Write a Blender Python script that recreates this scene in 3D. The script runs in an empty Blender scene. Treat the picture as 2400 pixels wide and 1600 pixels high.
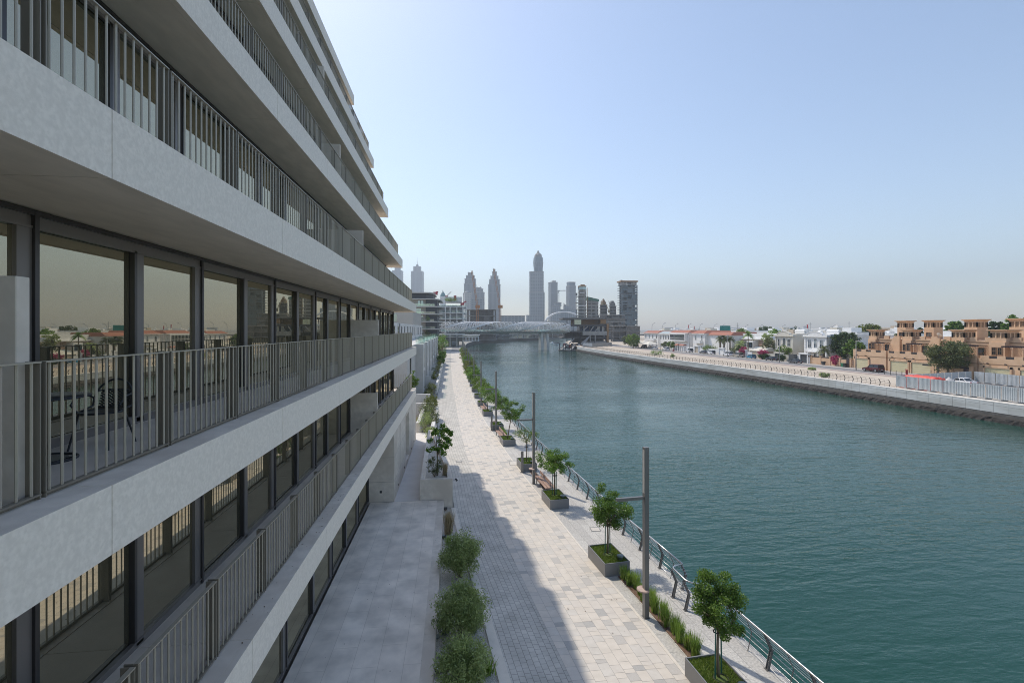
import bpy, bmesh, math, random
from mathutils import Vector, Matrix
R = math.radians
sc = bpy.context.scene
col = sc.collection
rnd = random.Random(7)
# ------------------------------------------------------------------ camera geometry
F, CX, HY, EYE = 1150.0, 1200.0, 771.5, 10.4
TH = math.atan(135/1150); CT, ST = math.cos(TH), math.sin(TH)
def at(u, v, z=0.0):
    "ground position of a point seen at pixel (u, v) of the 2400 px photo, lying at height z"
    d = F*(EYE-z)/(v-HY); x = (u-CX)/F*d
    return Vector((x*CT+d*ST, -x*ST+d*CT, z))
def far(u, v, d):
    "point at pixel (u, v) and distance d along the view axis"
    x = (u-CX)/F*d
    return Vector((x*CT+d*ST, -x*ST+d*CT, EYE-(v-HY)/F*d))
# ------------------------------------------------------------------ mesh builder
class MB:
    def __init__(s): s.v=[]; s.f=[]; s.m=[]; s.uv=None
    def add(s, vs, fs, m=0):
        o=len(s.v); s.v.extend(tuple(v) for v in vs)
        for f in fs: s.f.append(tuple(i+o for i in f)); s.m.append(m)
    def quad(s,a,b,c,d,m=0): s.add([a,b,c,d],[(0,1,2,3)],m)
    def box(s,x0,y0,z0,x1,y1,z1,m=0,M=None):
        if x0>x1: x0,x1=x1,x0
        if y0>y1: y0,y1=y1,y0
        if z0>z1: z0,z1=z1,z0
        vs=[Vector((x,y,z)) for z in (z0,z1) for y in (y0,y1) for x in (x0,x1)]
        if M is not None: vs=[M@v for v in vs]
        s.add(vs,[(0,2,3,1),(4,5,7,6),(0,1,5,4),(2,6,7,3),(0,4,6,2),(1,3,7,5)],m)
    def bevbox(s,x0,y0,z0,x1,y1,z1,b=.02,m=0,M=None):
        "box with chamfered edges"
        bm=bmesh.new(); bmesh.ops.create_cube(bm,size=1)
        for v in bm.verts: v.co=Vector(((x0+x1)/2+v.co.x*abs(x1-x0),(y0+y1)/2+v.co.y*abs(y1-y0),(z0+z1)/2+v.co.z*abs(z1-z0)))
        bmesh.ops.bevel(bm,geom=bm.edges[:],offset=b,segments=1,affect='EDGES')
        s.addbm(bm,m,M)
    def addbm(s,bm,m=0,M=None):
        bm.verts.index_update()
        s.add([(M@v.co if M is not None else v.co) for v in bm.verts],[[v.index for v in f.verts] for f in bm.faces],m); bm.free()
    def tube(s,p,r,n=8,m=0,cap=True):
        "round bar through the points p; r a number or one radius per point"
        p=[Vector(q) for q in p]; k=len(p); rr=r if isinstance(r,(list,tuple)) else [r]*k
        o=len(s.v); ref=None
        for i,q in enumerate(p):
            t=(p[min(i+1,k-1)]-p[max(i-1,0)]).normalized()
            if ref is None: ref=Vector((0,0,1)) if abs(t.z)<.9 else Vector((1,0,0))
            a=t.cross(ref).normalized(); b=t.cross(a); ref=b.cross(t) if False else ref
            for j in range(n):
                w=2*math.pi*j/n; s.v.append(tuple(q+a*math.cos(w)*rr[i]+b*math.sin(w)*rr[i]))
        for i in range(k-1):
            for j in range(n):
                s.f.append((o+i*n+j,o+i*n+(j+1)%n,o+(i+1)*n+(j+1)%n,o+(i+1)*n+j)); s.m.append(m)
        if cap:
            s.f.append(tuple(o+j for j in range(n))[::-1]); s.m.append(m)
            s.f.append(tuple(o+(k-1)*n+j for j in range(n))); s.m.append(m)
    def bar(s,a,b,w,h,m=0,up=(0,0,1)):
        "rectangular bar from a to b, w wide and h deep"
        a=Vector(a); b=Vector(b); t=(b-a).normalized(); up=Vector(up)
        if abs(t.dot(up))>.98: up=Vector((1,0,0))
        x=t.cross(up).normalized()*w/2; y=x.cross(t).normalized()*h/2
        s.add([a-x-y,a+x-y,a+x+y,a-x+y,b-x-y,b+x-y,b+x+y,b-x+y],[(0,3,2,1),(4,5,6,7),(0,1,5,4),(1,2,6,5),(2,3,7,6),(3,0,4,7)],m)
    def prism(s,poly,z0,z1,m=0,M=None):
        n=len(poly); vs=[Vector((x,y,z0)) for x,y in poly]+[Vector((x,y,z1)) for x,y in poly]
        if M is not None: vs=[M@v for v in vs]
        s.add(vs,[tuple(range(n))[::-1],tuple(range(n,2*n))]+[(i,(i+1)%n,n+(i+1)%n,n+i) for i in range(n)],m)
    def frustum(s,x0,y0,x1,y1,z0,a0,b0,a1,b1,z1,m=0,M=None):
        vs=[Vector(t) for t in ((x0,y0,z0),(x1,y0,z0),(x1,y1,z0),(x0,y1,z0),(a0,b0,z1),(a1,b0,z1),(a1,b1,z1),(a0,b1,z1))]
        if M is not None: vs=[M@v for v in vs]
        s.add(vs,[(0,3,2,1),(4,5,6,7),(0,1,5,4),(1,2,6,5),(2,3,7,6),(3,0,4,7)],m)
    def lathe(s,prof,n=16,c=(0,0,0),m=0):
        o=len(s.v); c=Vector(c)
        for r,z in prof:
            for j in range(n):
                w=2*math.pi*j/n; s.v.append((c.x+r*math.cos(w),c.y+r*math.sin(w),c.z+z))
        for i in range(len(prof)-1):
            for j in range(n):
                s.f.append((o+i*n+j,o+i*n+(j+1)%n,o+(i+1)*n+(j+1)%n,o+(i+1)*n+j)); s.m.append(m)
        s.f.append(tuple(o+j for j in range(n))[::-1]); s.m.append(m)
        e=o+(len(prof)-1)*n; s.f.append(tuple(e+j for j in range(n))); s.m.append(m)
    def mesh(s,name,mats,smooth=False):
        me=bpy.data.meshes.new(name); me.from_pydata(s.v,[],s.f)
        for m in (mats if isinstance(mats,(list,tuple)) else [mats]): me.materials.append(m)
        if any(s.m): me.polygons.foreach_set('material_index',s.m)
        if smooth: me.polygons.foreach_set('use_smooth',[True]*len(s.f))
        if s.uv:
            l=me.uv_layers.new(name='UVMap'); l.data.foreach_set('uv',[c for i in (me.loops[j].vertex_index for j in range(len(me.loops))) for c in s.uv[i]])
        me.update(); return me
    def build(s,name,mats,parent=None,smooth=False,loc=None):
        o=bpy.data.objects.new(name,s.mesh(name,mats,smooth)); col.objects.link(o)
        if parent is not None: o.parent=parent
        if loc is not None: o.location=loc
        return o
def tag(o,label=None,cat=None,group=None,kind=None):
    if label: o['label']=label
    if cat: o['category']=cat
    if group: o['group']=group
    if kind: o['kind']=kind
    return o
def thing(name,label,cat,loc=(0,0,0),rz=0.0,group=None):
    o=bpy.data.objects.new(name,None); col.objects.link(o); o.location=loc; o.rotation_euler=(0,0,rz); o.empty_display_size=.2
    return tag(o,label,cat,group)
KIDS={}
def copy_tree(o,parent=None):
    c=o.copy(); col.objects.link(c)
    if parent is not None: c.parent=parent
    for ch in list(o.children): copy_tree(ch,c)
    return c
def dup(o,label,loc,rz=None,scale=None,group=None):
    c=copy_tree(o); c.location=loc; c['label']=label
    if rz is not None: c.rotation_euler=(0,0,rz)
    if scale is not None: c.scale=(scale,)*3 if not isinstance(scale,(tuple,list)) else scale
    if group: c['group']=group
    return c
ORD='first second third fourth fifth sixth seventh eighth ninth tenth eleventh twelfth thirteenth fourteenth fifteenth sixteenth seventeenth eighteenth nineteenth twentieth'.split()
def nth(i):
    if i<20: return ORD[i]
    t={2:'twenty',3:'thirty',4:'forty',5:'fifty'}[(i+1)//10]; k=(i+1)%10
    return t+('-'+ORD[k-1] if k else ('ieth' if False else ''))
# ------------------------------------------------------------------ materials
def rgb(h):
    "sRGB 0-255 triple to linear"
    return tuple((c/255/12.92) if c/255<=.04045 else ((c/255+.055)/1.055)**2.4 for c in h)
MATS={}
def mat(name,c,rough=.7,metal=0.0,c2=None,scale=3.0,mixlo=.35,mixhi=.65,bump=0.0,bscale=20.0,spec=.5,coords='pos',stretch=None,detail=9.0,c3=None,scale3=.3):
    m=bpy.data.materials.new(name); m.use_nodes=True; nt=m.node_tree; p=nt.nodes['Principled BSDF']
    p.inputs['Base Color'].default_value=(*c,1); p.inputs['Roughness'].default_value=rough; p.inputs['Metallic'].default_value=metal
    p.inputs['Specular IOR Level'].default_value=spec
    MATS[name]=m
    if c2 is None and not bump: return m
    if coords=='pos': g=nt.nodes.new('ShaderNodeNewGeometry'); out=g.outputs['Position']
    else: g=nt.nodes.new('ShaderNodeTexCoord'); out=g.outputs['UV' if coords=='uv' else 'Object']
    if stretch:
        mp=nt.nodes.new('ShaderNodeMapping'); mp.inputs['Scale'].default_value=stretch; nt.links.new(out,mp.inputs['Vector']); out=mp.outputs['Vector']
    m['_vec']=1
    if c2 is not None:
        n=nt.nodes.new('ShaderNodeTexNoise'); n.inputs['Scale'].default_value=scale; n.inputs['Detail'].default_value=detail; nt.links.new(out,n.inputs['Vector'])
        r=nt.nodes.new('ShaderNodeValToRGB'); r.color_ramp.elements[0].position=mixlo; r.color_ramp.elements[1].position=mixhi
        r.color_ramp.elements[0].color=(*c,1); r.color_ramp.elements[1].color=(*c2,1); nt.links.new(n.outputs['Fac'],r.inputs['Fac'])
        res=r.outputs['Color']
        if c3 is not None:
            n3=nt.nodes.new('ShaderNodeTexNoise'); n3.inputs['Scale'].default_value=scale3; n3.inputs['Detail'].default_value=5; nt.links.new(out,n3.inputs['Vector'])
            r3=nt.nodes.new('ShaderNodeValToRGB'); r3.color_ramp.elements[0].position=.42; r3.color_ramp.elements[1].position=.68; r3.color_ramp.elements[0].color=(0,0,0,1)
            nt.links.new(n3.outputs['Fac'],r3.inputs['Fac'])
            mx=nt.nodes.new('ShaderNodeMixRGB'); mx.inputs['Color2'].default_value=(*c3,1); nt.links.new(r3.outputs['Color'],mx.inputs['Fac']); nt.links.new(res,mx.inputs['Color1']); res=mx.outputs['Color']
        nt.links.new(res,p.inputs['Base Color'])
    if bump:
        n2=nt.nodes.new('ShaderNodeTexNoise'); n2.inputs['Scale'].default_value=bscale; n2.inputs['Detail'].default_value=5; nt.links.new(out,n2.inputs['Vector'])
        b=nt.nodes.new('ShaderNodeBump'); b.inputs['Strength'].default_value=bump; b.inputs['Distance'].default_value=.02
        nt.links.new(n2.outputs['Fac'],b.inputs['Height']); nt.links.new(b.outputs['Normal'],p.inputs['Normal'])
    return m
def leafmat(name,c,c2,trans=.35,scale=1.5):
    m=bpy.data.materials.new(name); m.use_nodes=True; nt=m.node_tree; nt.nodes.remove(nt.nodes['Principled BSDF'])
    out=nt.nodes['Material Output']; g=nt.nodes.new('ShaderNodeNewGeometry')
    n=nt.nodes.new('ShaderNodeTexNoise'); n.inputs['Scale'].default_value=scale; n.inputs['Detail'].default_value=3; nt.links.new(g.outputs['Position'],n.inputs['Vector'])
    ad=nt.nodes.new('ShaderNodeMath'); ad.operation='MULTIPLY_ADD'; ad.inputs[1].default_value=.5; nt.links.new(g.outputs['Random Per Island'],ad.inputs[0]); 
    sb=nt.nodes.new('ShaderNodeMath'); sb.operation='SUBTRACT'; sb.inputs[1].default_value=.25; nt.links.new(n.outputs['Fac'],sb.inputs[0]); nt.links.new(sb.outputs[0],ad.inputs[2])
    r=nt.nodes.new('ShaderNodeValToRGB'); r.color_ramp.elements[0].position=.25; r.color_ramp.elements[1].position=.75; r.color_ramp.elements[0].color=(*c,1); r.color_ramp.elements[1].color=(*c2,1)
    nt.links.new(ad.outputs[0],r.inputs['Fac'])
    d=nt.nodes.new('ShaderNodeBsdfPrincipled'); d.inputs['Roughness'].default_value=.45; d.inputs['Specular IOR Level'].default_value=.4
    t=nt.nodes.new('ShaderNodeBsdfTranslucent'); mx=nt.nodes.new('ShaderNodeMixShader'); mx.inputs[0].default_value=trans
    nt.links.new(r.outputs['Color'],d.inputs['Base Color']); nt.links.new(r.outputs['Color'],t.inputs['Color'])
    nt.links.new(d.outputs[0],mx.inputs[1]); nt.links.new(t.outputs[0],mx.inputs[2]); nt.links.new(mx.outputs[0],out.inputs['Surface'])
    MATS[name]=m; return m
# building stone, metal, glass
STONE=mat('pale_stone',(.78,.71,.62),.6,c2=(.90,.825,.725),scale=11,mixlo=.30,mixhi=.58,bump=.08,bscale=35,c3=(.785,.715,.62),scale3=24)
STONED=mat('veined_stone',(.62,.56,.485),.65,c2=(.76,.69,.60),scale=4,bump=.05,bscale=30,c3=(.58,.51,.43),scale3=.7)
SOFFIT=mat('soffit_stone',(.78,.685,.575),.75,c2=(.88,.775,.655),scale=4,stretch=(1.2,.35,1),bump=.05,bscale=25)
FLOORT=mat('balcony_floor',(.64,.575,.50),.7,c2=(.74,.665,.575),scale=1.6)
RAILSH=mat('shaded_rail_metal',(.22,.195,.155),.5,.12)  # darker copy of the railing metal: shade on the end plates put into colour
RAILM=mat('champagne_metal',(.42,.38,.305),.42,.2)
FRAME=mat('dark_frame',(.20,.185,.18),.4,.3)
FRAMEB=mat('black_frame',(.055,.052,.054),.35,.2)
def glassmat(name,tint,dark,refl=.62):
    m=bpy.data.materials.new(name); m.use_nodes=True; nt=m.node_tree; nt.nodes.remove(nt.nodes['Principled BSDF']); out=nt.nodes['Material Output']
    g=nt.nodes.new('ShaderNodeBsdfGlossy'); g.inputs['Roughness'].default_value=.0; g.inputs['Color'].default_value=(*tint,1)
    d=nt.nodes.new('ShaderNodeBsdfDiffuse'); d.inputs['Color'].default_value=(*dark,1)
    lw=nt.nodes.new('ShaderNodeFresnel'); lw.inputs['IOR'].default_value=1.5
    mp=nt.nodes.new('ShaderNodeMapRange'); mp.inputs['From Min'].default_value=0; mp.inputs['From Max'].default_value=1; mp.inputs['To Min'].default_value=refl; mp.inputs['To Max'].default_value=1
    mx=nt.nodes.new('ShaderNodeMixShader'); nt.links.new(lw.outputs[0],mp.inputs['Value']); nt.links.new(mp.outputs[0],mx.inputs[0])
    nz=nt.nodes.new('ShaderNodeTexNoise'); nz.inputs['Scale'].default_value=.8; bp=nt.nodes.new('ShaderNodeBump'); bp.inputs['Strength'].default_value=.012; bp.inputs['Distance'].default_value=.02
    gg=nt.nodes.new('ShaderNodeNewGeometry'); nt.links.new(gg.outputs['Position'],nz.inputs['Vector']); nt.links.new(nz.outputs['Fac'],bp.inputs['Height']); nt.links.new(bp.outputs['Normal'],g.inputs['Normal'])
    nt.links.new(d.outputs[0],mx.inputs[1]); nt.links.new(g.outputs[0],mx.inputs[2]); nt.links.new(mx.outputs[0],out.inputs['Surface']); MATS[name]=m; return m
GLASS=glassmat('bronze_glass',(.72,.66,.50),(.10,.095,.07),.52)
GLASSF=glassmat('window_glass',(.55,.6,.62),(.03,.035,.04),.25)
GLASSB=glassmat('blue_glass',(.5,.62,.7),(.04,.06,.075),.4)
def clearglass(name,c,fac):
    m=bpy.data.materials.new(name); m.use_nodes=True; nt=m.node_tree; nt.nodes.remove(nt.nodes['Principled BSDF']); out=nt.nodes['Material Output']
    t=nt.nodes.new('ShaderNodeBsdfTransparent'); t.inputs['Color'].default_value=(*c,1); g=nt.nodes.new('ShaderNodeBsdfGlossy'); g.inputs['Roughness'].default_value=.02; g.inputs['Color'].default_value=(.8,.9,.9,1)
    mx=nt.nodes.new('ShaderNodeMixShader'); mx.inputs[0].default_value=fac; nt.links.new(t.outputs[0],mx.inputs[1]); nt.links.new(g.outputs[0],mx.inputs[2]); nt.links.new(mx.outputs[0],out.inputs['Surface']); MATS[name]=m; return m
CLEAR=clearglass('balustrade_glass',(.86,.93,.91),.16)
# ------------------------------------------------------------------ camera, sun, sky
cam=bpy.data.cameras.new('camera'); co=bpy.data.objects.new('camera',cam); col.objects.link(co)
cam.sensor_width=36; cam.lens=36*F/2400; cam.shift_y=(HY-800)/2400; cam.clip_start=.1; cam.clip_end=20000
co.location=(0,0,EYE); co.rotation_euler=(R(90),0,-TH); sc.camera=co
SUN_EL=R(53.4); SD=Vector((-.55,.835,0)).normalized()
sun=bpy.data.lights.new('sun','SUN'); so=bpy.data.objects.new('sun',sun); col.objects.link(so)
sun.energy=2.55; sun.angle=R(.53); sun.color=(1,.92,.80)
sv=Vector((SD.x*math.cos(SUN_EL),SD.y*math.cos(SUN_EL),math.sin(SUN_EL)))
so.rotation_euler=(-sv).to_track_quat('-Z','Y').to_euler(); so.location=(0,0,60)
w=bpy.data.worlds.new('World'); sc.world=w; w.use_nodes=True; nt=w.node_tree
sky=nt.nodes.new('ShaderNodeTexSky'); sky.sky_type='NISHITA'; sky.sun_disc=False; sky.sun_elevation=SUN_EL
sky.sun_rotation=math.atan2(SD.x,SD.y); sky.air_density=1.0; sky.dust_density=.8; sky.ozone_density=.8
bg=nt.nodes['Background']; bg.inputs['Strength'].default_value=.15; tn=nt.nodes.new('ShaderNodeMixRGB'); tn.blend_type='MULTIPLY'; tn.inputs[0].default_value=1; tn.inputs[2].default_value=(.985,.945,.91,1); nt.links.new(sky.outputs[0],tn.inputs[1]); nt.links.new(tn.outputs[0],bg.inputs['Color'])
sc.view_settings.view_transform='Standard'; sc.view_settings.look='None'; sc.view_settings.exposure=.52; sc.view_settings.gamma=1
sc.cycles.max_bounces=8; sc.cycles.diffuse_bounces=4; sc.cycles.glossy_bounces=3; sc.cycles.transparent_max_bounces=12; sc.cycles.volume_bounces=0
sc.cycles.use_denoising=True; sc.cycles.denoising_prefilter='NONE'; sc.cycles.filter_width=1.0
sc.cycles.caustics_reflective=False; sc.cycles.caustics_refractive=False
def smooth_table(tab):
    xs=[p[0] for p in tab]; ys=[p[1] for p in tab]; n=len(xs)
    m=[0]*n
    for i in range(n):
        if i==0: m[i]=(ys[1]-ys[0])/(xs[1]-xs[0])
        elif i==n-1: m[i]=(ys[-1]-ys[-2])/(xs[-1]-xs[-2])
        else: m[i]=((ys[i+1]-ys[i])/(xs[i+1]-xs[i])+(ys[i]-ys[i-1])/(xs[i]-xs[i-1]))/2
    def f(x):
        if x<=xs[0]: return ys[0]+m[0]*(x-xs[0])
        if x>=xs[-1]: return ys[-1]+m[-1]*(x-xs[-1])
        i=max(k for k in range(n-1) if xs[k]<=x); h=xs[i+1]-xs[i]; t=(x-xs[i])/h
        return (2*t**3-3*t*t+1)*ys[i]+(t**3-2*t*t+t)*h*m[i]+(-2*t**3+3*t*t)*ys[i+1]+(t**3-t*t)*h*m[i+1]
    return f
# ================================================================== the stone apartment building
SA={-1:3.30,0:3.26,1:3.26,2:4.24,3:5.09,4:6.09,5:7.05}
SE={-1:43.3,0:43.0,1:43.0,2:41.2,3:38.9,4:38.3,5:35.8}
def ztop(k): return 8.907+3.6*k
Y0=-9.0
bld=thing('apartment_building','long pale stone apartment building with stepped balconies and bronze glass','building',(-6,15,0))
def local(mb,p):            # meshes are written in world coordinates, children of a thing stand at its base
    p=Vector(p); mb.v=[(v[0]-p.x,v[1]-p.y,v[2]-p.z) for v in mb.v]; return mb
BP=Vector((-6,15,0))
def bpart(mb,name,mats,parent=bld): return local(mb,BP).build(name,mats,parent)
MULL=[-7.4,-5.4,-3.4,-1.5,.4,2.4,4.45,6.5,8.54,10.45,12.6,14.5,16.6,18.6,20.4,22.5,24.7,26.7,28.7,30.6,32.5,34.4,36.2,38.9,41.4]
# a railing panel, about its own lower near corner
def rail_panel(L,seed,n=None):
    m=MB(); h=1.21
    m.box(-.03,0,h-.014,.03,L,h); m.box(-.03,0,.035,.03,L,.05,1)
    for y in (.0,L-.012):
        m.box(-.13,y,0,.024,y+.014,h-.001,1)
    n=n or int(round((L-.1)/.137)); 
    for i in range(n):
        y=.07+(L-.14)*i/(n-1); m.tube([(0,y,.05),(0,y,h-.012)],.0125,6,0,False)
    m.box(-.03,.014,-.0,-.018,L-.014,.034,1)
    return m.mesh('railing_panel',[RAILM,RAILSH])
PANEL=rail_panel(1.90,1)
POST=MB(); POST.box(-.01,0,0,.0,.04,1.2)
def seg(m,x0,x1,y0,y1,z0,z1,a=0,b=1,c=2):
    m.box(x0,y0,z0,x1,y1,z1,a); m.m[-6]=b; m.m[-5]=c
balc={}
for k in range(-1,6):
    a,ye,zt=SA[k],SE[k],ztop(k); zb=zt-.665; m=MB(); inn=-13.0
    m.box(inn,Y0+.03,zb+.02,-a-.03,ye-.03,zt-.02,3)
    y=Y0+(.12 if k%2 else 2.3)-(9.82-5.12); ys=[Y0]; j=.42-4.7*2+(0 if k in(0,1) else 1.3*k)
    while j<ye-.6:
        if j>Y0+.5: ys.append(j)
        j+=4.7
    ys.append(ye)
    for y0,y1 in zip(ys[:-1],ys[1:]):
        y0+=.006; y1-=.006
        seg(m,-a-.11,-a,y0,y1,zb,zt,0,1,2)                       # fascia and its return
        seg(m,inn,-a-.118,y0,y1,zb+.006,zb+.1,0,1,2)             # soffit panel
        seg(m,-a-.55,-a-.112,y0,y1,zt-.05,zt,0,1,2)              # coping
        seg(m,inn,-a-.554,y0,y1,zt-.05,zt-.012,0,1,4)            # walking surface
    balc[k]=bpart(m,'roof_slab' if k==5 else 'balcony',[STONE,SOFFIT,STONED,FRAMEB,FLOORT])
    if k==5: continue
    xr=-a-.376; p=Vector((xr,0,zt))
    off=4.82-1.95*7+(0 if k in (0,1) else (.6*k)%1.95)
    i=0; yy=off
    while yy+1.9<ye-.15:
        if yy>Y0+.2 and (yy>-1.5 or k<1):
            o=bpy.data.objects.new('railing_panel',PANEL); col.objects.link(o); o.parent=balc[k]; o.location=Vector((xr,yy,zt))-BP
        yy+=1.95
    if ye-.15-yy>.4:
        o=bpy.data.objects.new('railing_panel',rail_panel(ye-.15-yy,3)); col.objects.link(o); o.parent=balc[k]; o.location=Vector((xr,yy,zt))-BP
    # railing returning along the open end
    LR=1.3; o=bpy.data.objects.new('railing_panel',rail_panel(LR,5)); col.objects.link(o); o.parent=balc[k]; o.location=Vector((xr-.17,ye-.2,zt))-BP; o.rotation_euler=(0,0,R(90))
    # privacy walls between the flats
    for yp in {0:(4.67,24.8),-1:(4.67,24.8),1:(.4,20.7),2:(21.0,),3:(21.8,),4:(21.0,)}[k]:
        w=MB(); w.bevbox(-(SA[k+1]+(1.84 if k<1 else 1.22)),yp,zt-.01,-a-.47,yp+.14,zt+1.95,.006); bpart(w,'privacy_wall',[STONED],balc[k])
# window walls: frame mesh, each pane a mesh of its own
def window_wall(aw,z0,z1,ys,name='window_wall'):
    f=MB(); x=-aw; y0,y1=ys[0],ys[-1]
    f.box(x-.12,y0,z0,x+.05,y1,z0+.1); f.box(x-.12,y0,z1-.2,x+.04,y1,z1-.01); f.box(x-.12,y0,z1-.075,x+.08,y1,z1-.012,1)
    f.box(x+.0,y0,z0+.101,x+.075,y1,z0+.125)
    f.box(x-.0,y0,z1-.235,x+.06,y1,z1-.2)
    for i,yy in enumerate(ys):
        if i%2: f.box(x-.1,yy-.17,z0+.1,x+.05,yy+.04,z1-.2,0); f.box(x-.1,yy+.041,z0+.02,x+.085,yy+.105,z1-.02,1)
        else: f.box(x-.1,yy-.105,z0+.1,x+.06,yy-.041,z1-.2,1); f.box(x-.1,yy-.04,z0+.03,x+.05,yy+.14,z1-.2,0)
    W=bpart(f,name,[FRAME,FRAMEB])
    for i in range(len(ys)-1):
        g=MB(); a,b=ys[i]+(.115 if i%2 else .17),ys[i+1]-(.17 if (i+1)%2 else .115)
        if i in (18,19,22,26):
            mid=(a+b)/2+.1*(i%2); f2=MB(); f2.box(x-.02,mid-.03,z0+.125,x+.03,mid+.03,z1-.235); bpart(f2,'window_frame',[FRAME],W)
            g.box(x-.03,a,z0+.11,x,mid-.03,z1-.22); bpart(g,'window_pane',[GLASS],W); g=MB(); g.box(x-.05,mid+.03,z0+.11,x-.02,b,z1-.22); bpart(g,'window_pane',[GLASS],W)
        else:
            g.box(x-.03-.02*(i%2),a,z0+.11,x-.02*(i%2),b,z1-.22); bpart(g,'window_pane',[GLASS],W)
    return W
for k in range(-1,5):
    aw=SA[k+1]+(1.84 if k<1 else 1.22); z0,z1=ztop(k)-.012,ztop(k+1)-.659; ye=min(41.4,SE[k+1]-1.6,SE[k]-1.6)
    ys=[y for y in MULL if y<ye-.8 and (k<2 or y>1.5)]+[ye]
    window_wall(aw,z0,z1,ys)
    b=MB(); b.box(-26,Y0+.2,z0+.012,-aw-.13,ye-.02,z1); b.box(-aw-.13,ye,z0+.012,-aw+.12,ye+.12,z1,1); bpart(b,'wall',[STONED,FRAMEB])
# ground storey
TZ=.85
window_wall(4.73,TZ,ztop(-1)-.659,[-8,-5.5,-3,-.5,2,4.4,6.9,9.4,11.9,14.3,17.05,19.5,22.05,24.7,27.78])
b=MB(); b.box(-26,Y0+.2,0,-4.86,27.79,ztop(-1)-.66)
yb=[27.8,34.2,36.7,43.28]; xf=-3.315
b.box(-26,27.8,0,-4.0,43.28,ztop(-1)-.66)
b.box(-4.0,27.8,0,xf,34.2,ztop(-1)-.66); b.box(-4.0,36.7,0,xf,43.28,ztop(-1)-.66); b.box(-4.0,34.2,0,xf,36.7,1.2); b.box(-4.0,34.2,4.4,xf,36.7,ztop(-1)-.66)
for zj in (1.95,3.3): b.box(xf-.01,27.8,zj,xf+.002,34.19,zj+.008,1)
for yj in (30.9,): b.box(xf-.01,yj,TZ,xf+.002,yj+.008,4.6,1)
for zj in (1.95,3.3): b.box(-4.72,27.797,zj,xf,27.81,zj+.008,1)
bpart(b,'wall',[STONED,FRAMEB])
b=MB(); b.box(-4.1,27.785,1.35,-3.98,27.8,1.48); bpart(b,'wall_socket',[FRAMEB])
b=MB(); 
for y in (29.6,33.3,38.5,41.0): b.box(xf,y,1.15,xf+.03,y+.1,1.27)
bpart(b,'wall_light',[FRAMEB])
# ------------------------------------------------------------------ chair and table on the balcony
CHM=mat('anthracite_metal',(.030,.035,.042),.45,.2)
CHW=mat('tag_paper',(.7,.7,.68),.8)
zf=ztop(0)-.012
ch=thing('patio_chair','dark metal patio chair with hoop back on the balcony','chair',(-4.5,6.88,zf),R(180))
# local frame: chair faces +y
s=MB(); n=28
ring=[(.23*math.cos(2*math.pi*i/n)*(1.02),.23*math.sin(2*math.pi*i/n),.45) for i in range(n+1)]
s.tube(ring,.013,8,0,False); s.lathe([(.0,.442),(.222,.444),(.222,.452),(.0,.455)],28); s.build('seat',[CHM],ch)
b=MB(); hoop=[]
for i in range(19):
    t=math.pi*i/18; hoop.append((.24*math.cos(t),-.20-.10*math.sin(t)*.9,.50+.34*math.sin(t)**.8 if 0<i<18 else .5))
b.tube([(.225,.02,.46)]+hoop+[(-.225,.02,.46)],.013,8)
rows=[]
for j in range(13):
    for i in range(15):
        x=-.17+.34*i/14; z=.49+.2*j/12
        if (i+j)%2==0: b.box(x-.0145,-.215-.06*j/12-.003,z-.0105,x+.0145,-.215-.06*j/12+.003,z+.0105)
b.tube([(-.2,-.24,.69),(-.1,-.29,.70),(.1,-.29,.70),(.2,-.24,.69)],.011,6); b.tube([(-.2,-.18,.48),(0,-.215,.48),(.2,-.18,.48)],.011,6)
b.build('backrest',[CHM],ch)
for sx in (-1,1):
    l=MB(); l.tube([(sx*.17,.15,.45),(sx*.23,.24,0)],[.014,.011],8); l.build('leg',[CHM],ch)
    l=MB(); l.tube([(sx*.17,-.15,.45),(sx*.24,-.27,0)],[.014,.011],8); l.build('leg',[CHM],ch)
    l=MB(); l.tube([(sx*.22,.1,.45),(sx*.285,.12,.55),(sx*.29,.02,.645),(sx*.27,-.12,.66),(sx*.235,-.215,.6)],.012,8); l.build('armrest',[CHM],ch)
l=MB(); l.tube([(.2,.1,.44),(.205,.11,.37)],.0025,5); l.bevbox(.19,.107,.24,.222,.111,.37,.001); l.build('price_tag',[CHW],ch)
tb=thing('bistro_table','round dark metal bistro table beside the patio chair','table',(-4.67,6.2,zf))
t=MB(); t.lathe([(0,.715),(.40,.715),(.425,.72),(.43,.73),(.425,.74),(0,.742)],36); t.build('table_top',[CHM],tb,True)
t=MB(); t.lathe([(.032,.02),(.032,.7),(.12,.712)],16); t.build('column',[CHM],tb,True)
t=MB(); t.tube([(.30*math.cos(2*math.pi*i/32),.30*math.sin(2*math.pi*i/32),.014) for i in range(33)],.014,8,0,False)
t.lathe([(0,.012),(.22,.012),(.22,.022),(0,.026)],28)
for i in range(3):
    w=2*math.pi*i/3+.4; t.bar((.2*math.cos(w),.2*math.sin(w),.017),(.3*math.cos(w),.3*math.sin(w),.017),.05,.012)
t.build('base',[CHM],tb)
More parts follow.
